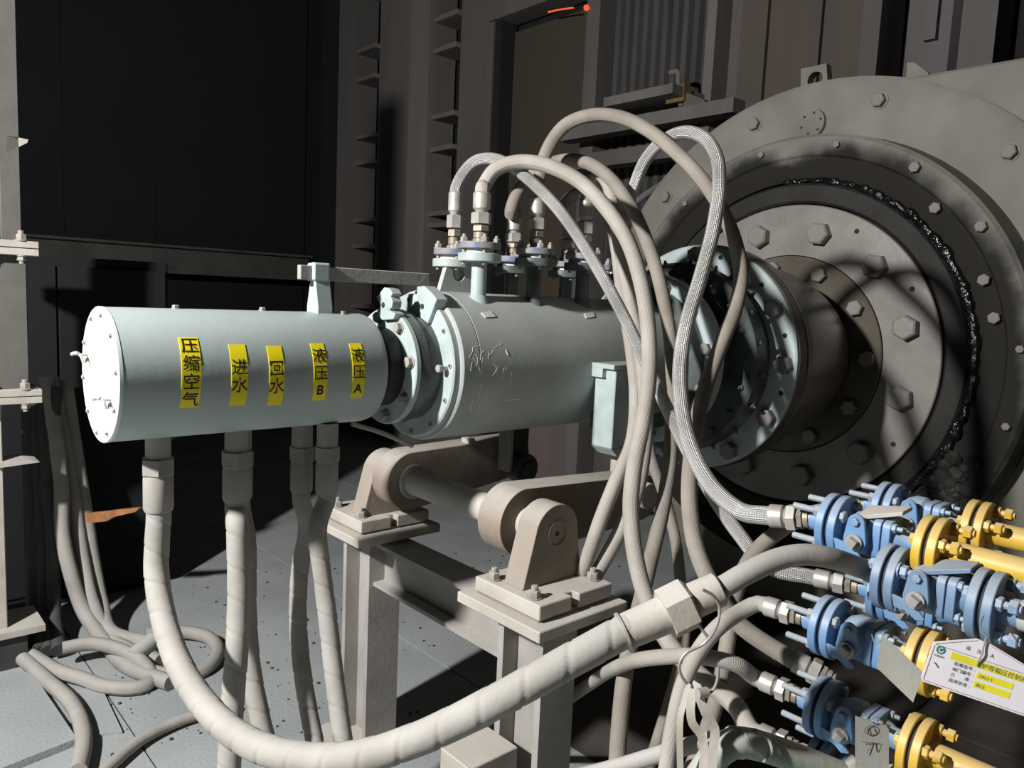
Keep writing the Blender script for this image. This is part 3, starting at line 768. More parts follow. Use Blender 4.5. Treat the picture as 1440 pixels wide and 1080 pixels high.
hA = drum_hose('thickest pale hose sweeping from the drum across the front to the valves', OUT[0],
    [(220,800,2.03),(228,860,1.99),(248,925,1.9),(283,985,1.78),(335,1035,1.66),(410,1064,1.55),(500,1065,1.48),(590,1038,1.44),(700,985,1.41),(800,930,1.42),(885,884,1.45)], .0315)
drum_hose('spiral-wrapped hose hanging straight down under the sticker 进水', OUT[1],
    [(334,740,2.13),(336,820,2.12),(334,900,2.1),(327,990,2.08),(322,1080,2.05),(318,1180,2.0)], .031)
drum_hose('thinner wrapped hose partly hidden behind the straight hanging one', OUT[2],
    [(346,760,2.26),(347,860,2.28),(353,940,2.28),(366,1010,2.26),(382,1075,2.24),(395,1140,2.2)], .029)
drum_hose('left one of the two shadowed hoses under the sticker 液压B', OUT[3],
    [(432,740,2.42),(422,800,2.45),(419,870,2.46),(426,950,2.44),(442,1040,2.4),(460,1120,2.3)], .028)
drum_hose('right one of the two shadowed hoses, close to the far post', OUT[4],
    [(447,740,2.28),(452,800,2.29),(461,870,2.28),(470,950,2.25),(482,1040,2.2),(492,1120,2.15)], .028)
# joint on the thick hose: ferrule, hex nut, sleeve and the pipe that runs to the front valve
pj = [atd(*p) for p in ((875,890,1.45),(938,863,1.46),(972,846,1.465),(1012,828,1.47))]
hc_ = Thing('hose_coupling', 'heavy dusty hose coupling with a big hex nut on the thickest hose', 'coupling', pj[1])
hc_.add('ferrule', MB().lathe(pj[0], pj[1]-pj[0], [(0,.028),(0,.037),(.006,.037),(.008,.034),((pj[1]-pj[0]).length,.036),((pj[1]-pj[0]).length,0)], 32), M['dusty'])
hc_.add('clamp_ring', MB().ring(pj[0], pj[0]+(pj[1]-pj[0]).normalized()*.005, .0385, .03, 32), M['ferrule'])
hc_.add('hex_nut', MB().hex(pj[1]-(pj[2]-pj[1]).normalized()*.004, pj[2], .051, .35), M['dusty'])
hc_.add('sleeve', MB().cyl(pj[2], pj[3], .034, .033, 28, .003), M['dusty'])
VB = V(1.10, -1.505, 1.302)
pipe = Thing('branch_pipe', 'smooth grey bent pipe from the big hose coupling to the front valve', 'pipe', pj[3])
pipe.add('pipe_body', MB().tube([pj[2], pj[3], atd(1050,806,1.475), atd(1095,786,1.49), atd(1130,780,1.5), atd(1165,784,1.515), VB + V(0,.05,.0), VB + V(0,.016,0)], .0215, 22, .012), M['rubber'])

# ================================================================== VALVES
def hexs(mb, p, d, r, h, a0=0.2):
    p = Vector(p); mb.hex(p, p + Vector(d)*h, r, a0); return mb
FR = .068
def make_valve(label, group, paint, bolt, loc, nuts_front=False, outlet_len=.178):
    t = Thing('ball_valve', label, 'valve', loc, group)
    o = Vector(loc); F = V(0,-1,0)
    t.add('flange', MB().cyl(o+V(0,.022,0), o+V(0,.0045,0), FR, seg=40, ch=.0015), paint)
    t.add('gasket', MB().cyl(o+V(0,.005,0), o+V(0,-.005,0), FR*.86, seg=32), M['gasket'])
    t.add('flange', MB().cyl(o+V(0,-.0045,0), o+V(0,-.022,0), FR, seg=40, ch=.0015), paint)
    t.add('hub', MB().lathe(o+V(0,.0225,0), (0,1,0), [(0,0),(0,.03),(.01,.025),(.034,.024),(.034,0)], 24), paint)
    for k in range(4):
        a = pi/4 + k*pi/2 + .12
        q = o + V(FR*.74*math.cos(a), 0, FR*.74*math.sin(a))
        s_ = MB()
        if not nuts_front:
            s_.cyl(q+V(0,.086,0), q+V(0,-.024,0), .0072, seg=10, ch=.001); hexs(s_, q+V(0,.022,0), (0,1,0), .0125, .014)
            hexs(s_, q+V(0,-.022,0), (0,-1,0), .0125, .011)
        else:
            s_.cyl(q+V(0,.036,0), q+V(0,-.056,0), .0072, seg=10, ch=.001); hexs(s_, q+V(0,.022,0), (0,1,0), .0125, .011)
            hexs(s_, q+V(0,-.0255,0), (0,-1,0), .0135, .014); s_.cyl(q+V(0,-.022,0), q+V(0,-.0255,0), .017, seg=16)
        t.add('stud_bolt', s_, bolt if nuts_front else M['stud'])
    t.add('body', MB().lathe(o, F, [(.021,0),(.021,.026),(.032,.028),(.042,.041),(.060,.049),(.082,.049),(.094,.040),(.094,0)], 32), paint)
    # square body joint with corner bolts
    def sq(y0, y1, h):
        c = .014; pts = []
        for sx, sz in ((1,1),(-1,1),(-1,-1),(1,-1)):
            for k in (0, 1, 2):
                a = {(1,1):0,(-1,1):90,(-1,-1):180,(1,-1):270}[(sx,sz)] + k*45
                pts.append(o + V(sx*(h-c)+c*math.cos(R_(a)), y0, sz*(h-c)+c*math.sin(R_(a))))
        return MB().prism(pts, (0,y1-y0,0))
    t.add('body_flange', sq(-.092, -.108, .043), paint, bevel=.001); t.add('body_flange', sq(-.111, -.127, .043), paint, bevel=.001)
    for sx in (-1, 1):
        for sz in (-1, 1):
            q = o + V(sx*.031, -.126, sz*.031); s_ = MB(); hexs(s_, q, (0,-1,0), .0095, .010); s_.cyl(q, q+V(0,-.022,0), .005, seg=8)
            t.add('bolt', s_, bolt)
    t.add('outlet_neck', MB().lathe(o, F, [(.126,0),(.126,.032),(.140,.028),(.150,.0225),(outlet_len,.0225),(outlet_len,0)], 28), paint)
    # stem boss, gland plate and stop plate towards the aisle
    c = o + V(-.04,-.066,.006)
    t.add('stem_boss', MB().cyl(c+V(.02,0,0), c+V(-.016,0,0), .022, .019, 24), paint)
    lob = [c + V(-.016, .02*math.cos(a_)*(1 if 0 else 1), 0) for a_ in ()]
    gp = []
    for k in range(9): a = R_(0+180*k/8); gp.append(c+V(-.016, .018*math.cos(a), .026+.018*math.sin(a)))
    for k in range(9): a = R_(180+180*k/8); gp.append(c+V(-.016, .024*math.cos(a), -.012+.024*math.sin(a)))
    g = t.add('gland_plate', MB().prism(gp, (-.010,0,0)), paint, bevel=.001)
    s_ = MB(); hexs(s_, c+V(-.026,0,.028), (-1,0,0), .0085, .008)
    t.add('gland_bolt', s_, bolt, g)
    s_ = MB(); s_.box(c+V(-.036,-.002,-.014), (.024,.018,.018), (V(1,0,0), V(0,.9,.44), V(0,-.44,.9))); s_.cyl(c+V(-.02,-.002,-.014), c+V(-.034,-.002,-.014), .017, seg=18)
    t.add('stem', s_, M['bolt_steel'])
    st = [c + V(-.018, y_, z_) for y_, z_ in ((.045,-.018),(.018,-.022),(.0,-.028),(-.02,-.05),(-.004,-.056),(.014,-.044),(.038,-.042))]
    t.add('stop_plate', MB().prism(st, (-.007,0,0)), paint, bevel=.001)
    # dusty lever pad leaning over the top of the body
    top = o + V(-.004,-.07,.043)
    t.add('lever_pad', MB().prism([top+V(-.036,.014,-.012), top+V(-.03,-.075,.018), top+V(.02,-.075,.022), top+V(.02,.014,.004)], (0,.0,.009)), M['dusty'] if not nuts_front else paint, bevel=.001)
    return t
VX = 1.15
YV = -1.358
VA = V(VX, YV, 1.368); VC = V(VX, YV-.006, 1.132); VD = V(VX, YV-.012, .942); VE = V(VX, YV-.02, .808)
VA2 = V(VX+.31, YV+.01, 1.352); VC2 = V(VX+.31, YV, 1.135)
GV = 'blue ball valves on the supply pipes'
t0 = make_valve('blue ball valve topmost in the front row of the valve cluster', GV, M['blue'], M['bolt_blue'], VA)
def vcopy(loc, label, src=t0, pad=False):
    c = copy_tree(src.o); c.location = loc; c['label'] = label
    if not pad:
        for ch in list(c.children):
            if ch.name.startswith('lever_pad'): bpy.data.objects.remove(ch)
    return c
vcopy(VC, 'middle blue ball valve of the front stack, behind the grey diamond tag')
vcopy(VD, 'lower blue ball valve of the front stack, hung with the rectangular grey tag')
vcopy(VA2, 'blue ball valve half hidden behind the topmost one')
vcopy(VC2, 'blue ball valve almost hidden behind the front valve and the middle one')
make_valve('dust-grey ball valve at the bottom edge of the valve cluster', GV, M['bluegrey'], M['bolt_steel'], VE)
VBt = make_valve('greyish blue ball valve nearest the camera, fed by the thick hose', GV, M['bluegrey'], M['bolt_blue'], VB, True, .150)
for me_ in VBt.o.children: pass

def yellow_line(label, valve, ln=1.1, group='yellow pipes leaving the valves', paint=None, bolt=None, off=.178, nm='yellow_pipe', cat='pipe'):
    paint = paint or M['yellow']; bolt = bolt or paint
    o = Vector(valve) + V(0,-off,0)
    t = Thing(nm, label, cat, o, group)
    t.add('flange', MB().cyl(o, o+V(0,-.0175,0), FR, seg=40, ch=.0015), paint)
    t.add('gasket', MB().cyl(o+V(0,-.017,0), o+V(0,-.027,0), FR*.86, seg=32), M['gasket'])
    t.add('flange', MB().cyl(o+V(0,-.0265,0), o+V(0,-.044,0), FR, seg=40, ch=.0015), paint)
    for k in range(4):
        a = pi/4 + k*pi/2 + .3
        q = o + V(FR*.74*math.cos(a), 0, FR*.74*math.sin(a)); s_ = MB()
        hexs(s_, q+V(0,-.0435,0), (0,-1,0), .0135, .013); s_.cyl(q+V(0,-.05,0), q+V(0,-.085,0), .0075, seg=10); hexs(s_, q+V(0,-.066,0), (0,-1,0), .0135, .015, .6)
        t.add('bolt', s_, bolt)
        t.add('nut', hexs(MB(), q, (0,1,0), .0125, .010), bolt)
    t.add('pipe_body', MB().cyl(o+V(0,-.043,0), o+V(0,-ln,0), .0265, seg=32), paint)
    return t
yellow_line('bright yellow pipe with its flange after the topmost blue valve', VA)
yellow_line('yellow pipe behind the upper one, only its bolts showing', VA2)
yellow_line('dull yellow flange and pipe half covered by the white tag', VC)
yellow_line('lowest yellow pipe, cut by the bottom edge of the photo', VD)
yellow_line('grey pipe after the front valve with a blue flange pair, above the white tag', VB, 1.0, None, M['bluegrey'], M['bolt_blue'], .150, 'grey_pipe')
# the stretch behind that flange is bare grey
solo('pipe_sleeve', MB().cyl(VB+V(0,-.225,0), VB+V(0,-1.1,0), .0285, seg=32), M['greypipe'], 'light grey insulated sleeve on the pipe after the front valve', 'pipe')

# ================================================================== SMALLER HOSES
def fitting(t, p, d, r, L=.15, mt=None):
    """hose end: ferrule, swivel nut, adapter. p is the free end at the port, d points back along the hose"""
    p = Vector(p); d = Vector(d).normalized(); mt = mt or M['ferrule']
    k = L/.15
    t.add('adapter', MB().lathe(p, d, [(0,0),(0,r*.85),(.012*k,r*.85),(.014*k,r*1.0),(.03*k,r*1.0),(.032*k,r*.8),(.05*k,r*.8),(.05*k,0)], 18), M['brass'])
    t.add('lock_nut', MB().hex(p+d*.034*k, p+d*.052*k, r*1.2, .4), M['brass'])
    t.add('swivel_nut', MB().hex(p+d*.056*k, p+d*.09*k, r*1.42, .1), mt)
    t.add('ferrule', MB().lathe(p+d*.088*k, d, [(0,0),(0,r*.8),(.008*k,r*.9),(.014*k,r*1.2),(.058*k,r*1.22),(.062*k,r*1.05),(.062*k,0)], 20), mt)
    return p + d*.145*k
def hose(label, pts, r=.0205, mt='hose', start=None, end=None, sL=.15, eL=.15, group='hydraulic hoses', name='hydraulic_hose', seg=14, step=.016, fer=None):
    """start/end: (point, direction back along hose) of the two end fittings"""
    P = [wp(p) for p in pts]
    ref = start[0] if start else (end[0] if end else P[0])
    t = Thing(name, label, 'hose', ref, group)
    if start:
        q = fitting(t, start[0], start[1], r, sL, fer); dn = Vector(start[1]).normalized()
        P = [q - dn*.01, q + dn*.02] + P
    if end:
        q = fitting(t, end[0], end[1], r, eL, fer); dn = Vector(end[1]).normalized()
        P = P + [q + dn*.02, q - dn*.01]
    t.add('hose_body', MB().tube(P, r, seg, step), M[mt] if isinstance(mt, str) else mt)
    return t
UP = V(0,0,1)
def pt(i): x, y, z, _ = ports[i]; return V(x, y, z+.028)
YB = V(-.06,1,0)
def vend(v): return v + V(0,.056,0)
# 1 steel-braided hose from the back port nearest the drum
hose('steel-braided hose slanting down from the back port nearest the drum to the valves',
     [(652,243,2.68),(668,227,2.66),(692,223,2.62),(718,233,2.58),(750,258,2.55),(790,300,2.52),(835,368,2.5),(880,450,2.48),(920,535,2.42),(960,620,2.32),(1000,693,2.25),(1040,752,2.15),(1080,797,2.1)],
     .0205, 'steelbraid', (pt(3), UP), (vend(VC2), V(-.2,1,-.05)), .2, .12)
# 2 front port nearest the drum
hose('pale hose arching from the front port nearest the drum over into the bundle',
     [(680,262,2.55),(696,239,2.54),(728,228,2.53),(770,233,2.5),(815,255,2.47),(852,292,2.43),(882,338,2.4),(901,395,2.38),(911,455,2.36),(913,520,2.33),(905,590,2.3),(893,650,2.27),(887,712,2.24),(893,780,2.2),(912,850,2.15),(945,910,2.08),(990,955,2.0),(1035,993,1.92)],
     .0245, 'hose', (pt(0), UP), (vend(VE), V(-.2,1,.06)), .165, .10)
# 3 front port two, tallest loop
hose('hose with the tallest arch, from the second front port over to the dark flange',
     [(757,262,2.70),(768,215,2.68),(793,178,2.65),(828,163,2.62),(868,164,2.6),(908,181,2.56),(948,212,2.52),(985,250,2.48),(1012,290,2.46),(1032,335,2.44),(1042,385,2.42),(1034,435,2.38),(1014,485,2.34),(992,545,2.28),(977,610,2.22),(970,665,2.18),(970,715,2.14),(980,775,2.08),(1005,830,2.02),(1040,878,2.0)],
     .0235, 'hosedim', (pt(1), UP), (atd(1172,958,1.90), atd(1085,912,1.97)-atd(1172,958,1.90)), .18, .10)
# 4 bright loop
hose('bright hose looping high beside the big ring and down to the topmost valve',
     [(868,345,2.9),(880,300,2.85),(892,262,2.78),(908,225,2.7),(932,199,2.62),(962,186,2.54),(990,194,2.48),(1008,222,2.43),(1011,262,2.4),(1003,322,2.36),(985,390,2.32),(967,450,2.28),(957,510,2.22),(958,565,2.17),(970,625,2.1),(1000,683,2.0),(1040,718,1.9)],
     .0225, 'steelbraid', (pt(6), UP), (vend(VA), V(-.22,1,-.14)), .12, .10)
# 5 back port two arch
hose('dusty hose arching from the second back port across the bundle into shadow',
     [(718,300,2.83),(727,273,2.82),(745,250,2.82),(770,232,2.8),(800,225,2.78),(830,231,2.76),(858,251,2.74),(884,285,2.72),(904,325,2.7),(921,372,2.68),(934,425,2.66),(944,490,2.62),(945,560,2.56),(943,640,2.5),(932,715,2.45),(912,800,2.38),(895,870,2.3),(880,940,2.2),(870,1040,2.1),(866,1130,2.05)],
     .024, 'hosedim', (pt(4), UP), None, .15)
# 6 port three
hose('pale hose arching tightly from the third front port into the hose bundle',
     [(823,285,2.88),(830,258,2.87),(842,246,2.85),(854,258,2.82),(864,300,2.78),(872,350,2.74),(884,410,2.68),(896,470,2.6),(905,530,2.52),(909,590,2.46),(905,640,2.42),(893,700,2.4),(860,770,2.4),(825,830,2.45)],
     .0235, 'hose', (pt(2), UP), None, .2)
# 7 port back three
hose('short curled hose from the third back port, mostly hidden by the arches',
     [(790,300,3.0),(797,282,3.0),(812,272,2.98),(836,276,2.95),(856,300,2.9),(866,345,2.86),(874,410,2.8),(886,480,2.7),(894,560,2.55),(888,625,2.45),(868,672,2.4),(845,730,2.36),(826,785,2.4),(800,850,2.5)],
     .023, 'hose', (pt(5), UP), None, .15)
# 8.. lower hoses to the rack
hose('dusty hose bowing up out of the dark to the half-hidden upper valve',
     [(960,1110,1.9),(988,1045,1.95),(1010,975,2.0),(1022,910,2.02),(1031,850,2.04),(1047,800,2.05),(1070,768,2.04)],
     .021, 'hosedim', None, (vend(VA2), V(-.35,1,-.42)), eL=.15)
hose('pale hose rising from below and bending over to the middle valve',
     [(935,1100,1.75),(945,1030,1.78),(960,965,1.8),(980,920,1.8),(1007,885,1.79),(1040,861,1.83)],
     .0195, 'hose', None, (vend(VC), V(-.1,1,0.0)), eL=.10)
hose('hose running level from the left under the big nut to the lower valve',
     [(700,1040,2.9),(760,1010,2.75),(825,965,2.45),(870,937,2.15),(920,925,1.92),(980,923,1.84),(1035,934,1.82)],
     .0195, 'hose', None, (vend(VD), V(-.1,1,.03)), eL=.10)
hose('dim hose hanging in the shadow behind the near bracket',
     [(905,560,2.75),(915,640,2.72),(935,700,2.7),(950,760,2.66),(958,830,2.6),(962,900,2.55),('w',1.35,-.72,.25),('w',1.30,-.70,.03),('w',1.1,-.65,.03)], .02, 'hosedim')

# bottom pipe with elbow
bp = Thing('elbow_pipe', 'dusty pale green elbow pipe along the bottom edge below the hanging clamp', 'pipe', atd(1080,1050,1.5))
bp.add('pipe_body', MB().tube([atd(960,1130,1.5), atd(990,1085,1.5), atd(1012,1056,1.5), atd(1035,1044,1.505), atd(1065,1048,1.52), atd(1120,1066,1.54), atd(1180,1090,1.56)], .029, 22, .012), M['greenpipe'])
for k, d_ in ((1036,1044),(1066,1048)):
    p = atd(k, d_, 1.507); bp.add('weld_bead', MB().tube([p + V(math.sin(a*pi/6)*.0, .030*math.cos(a*pi/6), .030*math.sin(a*pi/6)) for a in range(13)], .003, 6, .01), M['greenpipe'])
bp.add('lower_pipe', MB().tube([atd(780,1100,1.98), atd(870,1078,1.9), atd(930,1060,1.86), atd(1000,1040,1.8)], .02, 16, .02), M['beam'])

# wire loop and hanging clamp
WD = 1.43
wt = Thing('wire_loop', 'thin bent wire looped from the big hose nut down to the clamp', 'wire', atd(1000,880,WD))
wt.add('strand', MB().tube([atd(*p, d_) for p, d_ in (((988,829),1.405),((1003,838),1.41),((1012,856),1.42),((1006,884),1.42),((990,905),WD),((963,920),WD),((955,937),WD),((959,952),WD),((966,962),WD))], .003, 8, .006), M['wire'])
wt.add('strand', MB().tube([atd(*p, WD) for p in ((976,868),(985,882),(996,897))], .003, 8, .006), M['wire'])
wt.add('strand', MB().tube([atd(*p, WD) for p in ((1010,938),(1009,955),(1003,970),(994,977))], .003, 8, .006), M['wire'])
ck = Thing('hanging_clamp', 'dusty strap clamp hanging open on the wire loop beside the lower hoses', 'clamp', atd(985,1000,WD))
def strap(pts, wpx, d_=WD, dd=.012):
    P = catmull([atd(*p, d_) for p in pts], .01)
    mb = MB(); n = len(P)
    f_ = ray(985,1000).normalized()
    off = V(f_.x*dd, f_.y*dd, f_.z*dd); wd = wpx/FPX*d_/2
    Lf, Rt = [], []
    for i, p in enumerate(P):
        t = (P[min(i+1,n-1)] - P[max(i-1,0)]).normalized(); s_ = t.cross(f_).normalized()*wd
        Lf.append(p+s_); Rt.append(p-s_)
    for i in range(n):
        mb.v += [Lf[i], Rt[i], Rt[i]+off, Lf[i]+off]
    for i in range(n-1):
        q = 4*i
        for a in range(4): mb.f.append([q+a, q+(a+1)%4, q+4+(a+1)%4, q+4+a])
    mb.f += [[0,1,2,3],[4*n-4,4*n-3,4*n-2,4*n-1]]
    return mb
ck.add('strap', strap([(987,966),(983,976),(988,992),(996,1010),(1005,1024),(1003,1055),(999,1110)], 13, WD-.012), M['dusty'])
ck.add('strap', strap([(981,960),(974,975),(971,1000),(974,1018),(985,1032),(990,1050),(986,1110)], 12, WD+.004), M['dusty'])
ck.add('strap', strap([(970,962),(965,975),(962,988),(957,1005),(957,1110)], 9, WD+.02), M['dusty'])
pb = atd(991,975,WD-.02); ck.add('barrel', MB().cyl(pb - RW@V(.013,0,0) , pb + RW@V(.006,0,.006), .0095, seg=16), M['ferrule'])

# ================================================================== TAGS
def planar(o, ux, uy):
    def f_(x, y, h=0.0): return o + ux*x + uy*y + ux.cross(uy).normalized()*h
    return f_
# white tag: corners traced on a plane facing the aisle
tl = atd(1313,903,1.235); trp = atd(1470,955,1.20); bl_ = atd(1322,962,1.235)
ux = (trp - tl).normalized(); nrm = -(ray(1380,930).normalized()); uy0 = (tl - bl_); uy = (uy0 - ux*uy0.dot(ux)).normalized()
TW, TH = .178, .068
tg = Thing('valve_tag', 'white plastic valve tag with yellow bars and green emblem hung on the front pipe', 'tag', tl)
fT = planar(tl, ux, uy)
if ux.cross(uy).dot(nrm) < 0: print('tag normal flipped')
def rectp(x0, x1, y0, y1, h, th=.0003):
    return MB().prism([fT(x0,y0,h), fT(x1,y0,h), fT(x1,y1,h), fT(x0,y1,h)], ux.cross(uy).normalized()*-th)
card = [fT(0,0), fT(0,-TH+.004), fT(.004,-TH), fT(TW-.004,-TH), fT(TW,-TH+.004), fT(TW,0), fT(TW*.38+.012,.026), fT(TW*.38-.01,.0275)]
tg.add('card', MB().prism(card, ux.cross(uy).normalized()*-.0025), M['white'])
h0 = .0006
def line(pts, r=.0004, mt='tagred', nm='border_line'):
    return tg.add(nm, MB().tube([fT(x, y, .0002) for x, y in pts], r, 5, .004, smooth=False), M[mt])
line([(.003,-.004),(.003,-TH+.005),(.005,-TH+.003),(TW-.005,-TH+.003)]); line([(.003,-.002),(TW-.004,-.003)]); line([(.004,-.001),(TW*.38-.008,.025)]); line([(TW*.38+.012,.0235),(TW-.004,-.001)])
tg.add('yellow_bar', rectp(.030,TW-.006,-.017,-.0055,h0), M['tagyel'])
tg.add('yellow_bar', rectp(.074,.128,-.0335,-.0235,h0), M['tagyel'])
tg.add('yellow_bar', rectp(.074,.128,-.049,-.0385,h0), M['tagyel'])
tg.add('emblem', MB().ring(fT(.0135,-.0085,.0), fT(.0135,-.0085,.0007), .0068, .0046, 28).cyl(fT(.0135,-.0085,.0), fT(.0135,-.0085,.0007), .0024, seg=14)
       .prism([fT(.0135,-.0062,.0007), fT(.0178,-.0045,.0007), fT(.0165,-.0085,.0007)], ux.cross(uy)*-.0004), M['taggreen'])
tg.add('print_mark', MB().prism([fT(.009,-.031,h0), fT(.018,-.0385,h0), fT(.0195,-.0375,h0), fT(.013,-.031,h0)], ux.cross(uy)*-.0003), M['ink_faint'])
def words(txt, x, y, sz, mt='ink', sp=1.05):
    mb = MB()
    for i, ch in enumerate(txt):
        if ch == ' ': continue
        glyph_mesh(ch, sz, lambda gx, gy, i=i: fT(x + sz*.5 + i*sz*sp + gx, y + gy, .0009), mb, .004)
    tg.add('lettering', mb, M[mt])
words('中国建材', .0055, -.0205, .0038)
words('液  压', .046, .006, .0075, 'ink_faint', .75); words('A', .0815, .006, .0085, 'ink_faint')
words('炉等辊压控制阀', .076, -.0150, .0098, 'ink_faint', 1.0)
words('规格型号:', .0375, -.0245, .0068); words('阀门编号:', .0375, -.0340, .0068)
words('介  质:', .0375, -.0435, .0068); words('启闭状态:', .0375, -.0530, .0068)
words('DN25', .077, -.0315, .007, 'ink_faint', .75); words('高压', .077, -.0470, .007, 'ink_faint')
tg.add('tie_wire', MB().tube([fT(TW*.38,.036,.004), fT(TW*.38+.001,.018,.004), fT(TW*.38+.002,.008,.005), fT(TW*.38+.001,-.004,.004), fT(TW*.38+.001,-.014,.003)], .0013, 8, .004), M['wire'])
tg.add('tie_wire', MB().tube([fT(TW*.38,.036,.004), atd(1379,880,1.30), atd(1383,866,1.36)], .0013, 8, .006), M['wire'])

# grey diamond tag and grey rectangular tag
g1 = [atd(1240,891,1.40), atd(1299,946,1.36), atd(1284,988,1.36), atd(1233,939,1.39)]
n1 = (g1[1]-g1[0]).cross(g1[3]-g1[0]).normalized()
t1 = Thing('grey_tag', 'blank grey metal tag hanging askew like a diamond on the middle valve', 'tag', g1[0])
t1.add('plate', MB().prism(g1, n1*.002), M['greytag'])
t1.add('tie_wire', MB().tube([g1[0].lerp(g1[3],.2), atd(1232,905,1.40), atd(1226,893,1.44)], .0012, 6, .006), M['wire'])
g2 = [atd(1203,1007,1.42), atd(1250,1022,1.41), atd(1250,1095,1.41), atd(1203,1095,1.42)]
n2 = (g2[1]-g2[0]).cross(g2[3]-g2[0]).normalized()
t2 = Thing('grey_tag', 'rectangular grey metal tag scratched with marks, hanging below the diamond one', 'tag', g2[0])
t2.add('plate', MB().prism(g2, n2*.002), M['greytag'])
eu, ev = (g2[1]-g2[0]).normalized(), (g2[3]-g2[0]).normalized()
def f2(px, py, d_=1.4125): return atd(px, py, d_)
et = MB(); et.tube([f2(1226+10*math.cos(a*pi/8), 1027+6.5*math.sin(a*pi/8)) for a in range(17)], .0007, 5, .002)
for pts in (((1219,1023),(1222,1031)),((1229,1024),(1232,1030)),((1212,1043),(1246,1047)),((1227,1043),(1219,1060)),((1231,1046),(1234,1058),(1240,1046))):
    et.tube([f2(*p) for p in pts], .0007, 5, .003)
t2.add('scratched_mark', et, M['ink_faint'])
t2.add('tie_wire', MB().tube([f2(1214,1003,1.41), f2(1222,1013,1.405), f2(1232,1008,1.405), f2(1244,1021,1.405)], .001, 6, .004), M['wire'])

# ================================================================== COLUMN ON THE LEFT
CD = 3.5
def cpx(px, py): return atd(px, py, CD)
M['shaft'] = mat('shaft_paint', (.115,.112,.10), .8, col2=(.09,.088,.08), scale=6, bump=.1)
colx = cpx(38,450)
lc = Thing('flanged_column', 'dusty grey steel column with bolted flange plates at the left edge', 'column', (colx.x-.2, colx.y+.1, 0))
zt1, zt2 = cpx(30,350).z, cpx(30,556).z
xr = colx.x; yf = colx.y
def seg(x1, z0, z1, mt='shaft', wd=.15): lc.add('shaft', MB().bb(x1-wd, x1, yf-.02, yf+.14, z0, z1), M[mt], bevel=.004)
seg(xr, zt2+.03, zt1-.03); seg(cpx(10,200).x+.02, zt1+.03, 3.6, 'shaft', .08); seg(cpx(6,700).x, cpx(20,898).z, zt2-.03, 'dusty')
for z in (zt1, zt2):
    for s_ in (-.017, .017):
        fp = lc.add('splice_plate', MB().bb(xr-.22, xr+.04, yf-.08, yf+.20, z+s_-.015, z+s_+.015), M['dusty'], bevel=.002)
    for ix in (.005, -.14):
        lc.put('bolt', B_PED, (xr+ix-.03, yf-.06, z+.032), (0,0,1), .4, 1.2)
        lc.put('bolt', B_PED, (xr+ix-.03, yf-.06, z-.032), (0,0,-1), .4, 1.0)
zc = cpx(10,203).z
xu, xl = cpx(10,200).x, cpx(6,700).x
lc.add('bracket', MB().prism([V(xu-.03, yf-.02, zc+.015), V(xr+.02, yf-.02, zc+.01), V(xr+.015, yf-.02, zc-.005), V(xu-.03, yf-.02, zc-.06)], (0,.15,0)), M['dusty'])
zc2 = cpx(10,652).z
lc.add('bracket', MB().prism([V(xl-.03, yf-.05, zc2+.012), V(xr-.03, yf-.05, zc2+.018), V(xr+.03, yf-.05, zc2), V(xl-.03, yf-.05, zc2-.01)], (0,.15,0)), M['dusty'])
lc.add('foot_plate', MB().bb(xr-.34, xr+.03, yf-.08, yf+.20, cpx(20,898).z-.015, cpx(20,898).z+.015), M['dusty'])
lc.add('foot_shade_block', MB().bb(xr-.32, xr-.04, yf-.05, yf+.17, .0, cpx(20,898).z-.015), M['cable'])  # black colour stands for the deep shade under the foot plate

# ================================================================== HOSES ON THE FLOOR, LEFT
CB = 'slack hoses behind the column'
def slack(label, pts, r, mt='rubber_dark', grp=CB, name='slack_hose'):
    P = [p if isinstance(p, Vector) else wp(p) for p in pts]
    return solo(name, MB().tube(P, r, 12, .03), M[mt], label, 'hose', grp, loc=P[0])
BD = 3.9
slack('outermost lit hose of the hanging bundle, curving left at the floor', [(66,530,BD),(76,600,BD),(86,680,BD),(88,750,BD),(98,800,BD),(118,860,BD), floorp(150,905,.03), floorp(172,932,.036), floorp(205,948,.036), floorp(240,960,.036)], .036, 'rubber')
slack('second lit hose of the hanging bundle, in the middle', [(72,530,BD+.1),(88,610,BD+.1),(104,700,BD+.1),(114,770,BD+.1),(128,840,BD+.05), floorp(150,890,.05), floorp(185,915,.036), floorp(225,930,.034)], .034, 'rubber')
slack('third lit hose of the hanging bundle, next to the orange strip', [(92,535,BD+.15),(104,620,BD+.15),(117,700,BD+.15),(131,790,BD+.15),(143,850,BD+.1), floorp(156,888,.06), floorp(190,900,.04), floorp(230,905,.036)], .036, 'rubber')
for k, (x0, x1, r_) in enumerate(((40,46,.035),(50,60,.032),(60,74,.034),(80,50,.03))):
    slack(['dark cable nearest the column in the unlit bundle','second dark cable of the unlit bundle','dark cable with a faint sheen in the unlit bundle','dark cable slanting across the top of the unlit bundle'][k],
          [(x0,545,BD),(x0+(x1-x0)*.4,650,BD),(x1,780,BD),(x1+2,860,BD), floorp(x1+8,915,.05)], r_, 'cable', 'unlit cables behind the column', 'cable')
slack('hose coiled in a flat loop on the floor beneath the bundle',
      [floorp(88,912,.10), floorp(130,905,.10), floorp(180,918,.08), floorp(208,940,.05), floorp(212,958,.03), floorp(195,967,.03), floorp(150,966,.03), floorp(118,955,.03), floorp(85,945,.035), floorp(50,925,.035), floorp(20,905,.035)], .032, 'rubber')
slack('hose coiled in a wide loop on the floor behind the thick hose',
      [floorp(205,892,.06), floorp(250,888,.05), floorp(290,895,.035), floorp(306,912,.03), floorp(300,930,.03), floorp(280,945,.03), floorp(255,950,.03), floorp(215,945,.03), floorp(180,930,.03)], .033, 'rubber')
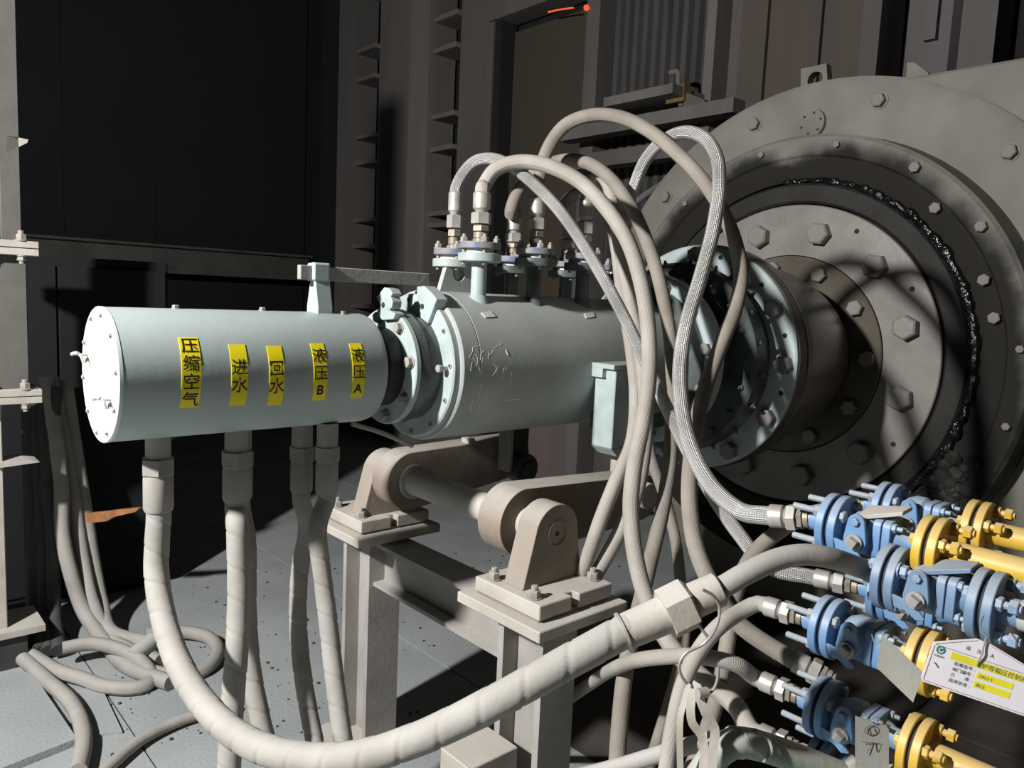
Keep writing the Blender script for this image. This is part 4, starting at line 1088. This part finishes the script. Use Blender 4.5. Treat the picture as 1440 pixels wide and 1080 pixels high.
slack('hose lying on the floor from the loop towards the post', [floorp(130,1100,.03), floorp(160,1072,.03), floorp(205,1036,.03), floorp(268,1008,.03), floorp(330,995,.03)], .024, 'rubber', None)
slack('thick hose coming out from under the column past the floor plate', [floorp(20,915,.035), floorp(48,940,.035), floorp(72,962,.035), floorp(95,982,.035), floorp(112,1010,.035), floorp(118,1040,.035), floorp(110,1085,.035)], .032, 'rubber', None)
solo('pipe_stub', MB().tube([floorp(185,925,.07), floorp(215,900,.10)], .04, 16, .02), M['greypipe'], 'short grey pipe stub inside the floor coils', 'pipe')

shb = Thing('shade_box', 'added black box that keeps the area behind the slack hoses dark', 'shade box', (.5,2.9,0))  # added box: its black faces and blocked light make this area dark
shb.add('body', MB().bb(-.15, 1.0, 2.62, 3.3, .06, 1.95), M['wall_dark'], bevel=.01)
shb.add('plinth', MB().bb(-.12, .97, 2.66, 3.27, 0, .06), M['wall_dark'])
shb.add('box_front', MB().bb(-.13, .42, 2.60, 2.62, .1, 1.9), M['wall_dark'], bevel=.004)
shb.add('box_front', MB().bb(.43, .98, 2.60, 2.62, .1, 1.9), M['wall_dark'], bevel=.004)
# rusty orange splinter of sheet in the dark
q = [atd(*p, 3.9) for p in ((120,722),(150,719),(172,716),(196,714),(190,720),(160,727),(150,733),(120,736))]
solo('rusty_strip', MB().prism(q, RW@V(0,0,.03)), M['orange'], 'ragged rusty orange metal strip sticking out beside the hanging hoses', 'metal strip')

# crumbs of dust and scale on the floor plates
random.seed(11)
mb = MB()
for k in range(420):
    if k < 170: x, y = random.gauss(2.75, .35), random.gauss(1.75, .28)
    elif k < 280: x, y = random.uniform(.9, 2.6), random.uniform(.9, 2.6)
    else: x, y = random.uniform(-.2, 1.4), random.uniform(.5, 1.7)
    r_ = random.choice((.003, .004, .004, .006, .009))
    mb.lathe((x, y, -.001), (random.uniform(-.2,.2), random.uniform(-.2,.2), 1), [(0,0),(0,r_),(r_*.7,r_*.8),(r_*.9,0)], 5)
solo('floor_crumbs', mb, M['floor_dark'], 'small dark crumbs of dust and scale scattered on the grey floor plates', 'crumbs', kind='stuff')
# thin inclined conduit in front of the wall
solo('conduit', MB().tube([at(868,306,'X',4.1), at(905,276,'X',4.1), at(945,250,'X',4.1), at(985,222,'X',4.1)], .025, 10, .1), M['column2'], 'thin inclined conduit crossing behind the bright looping hose', 'conduit')
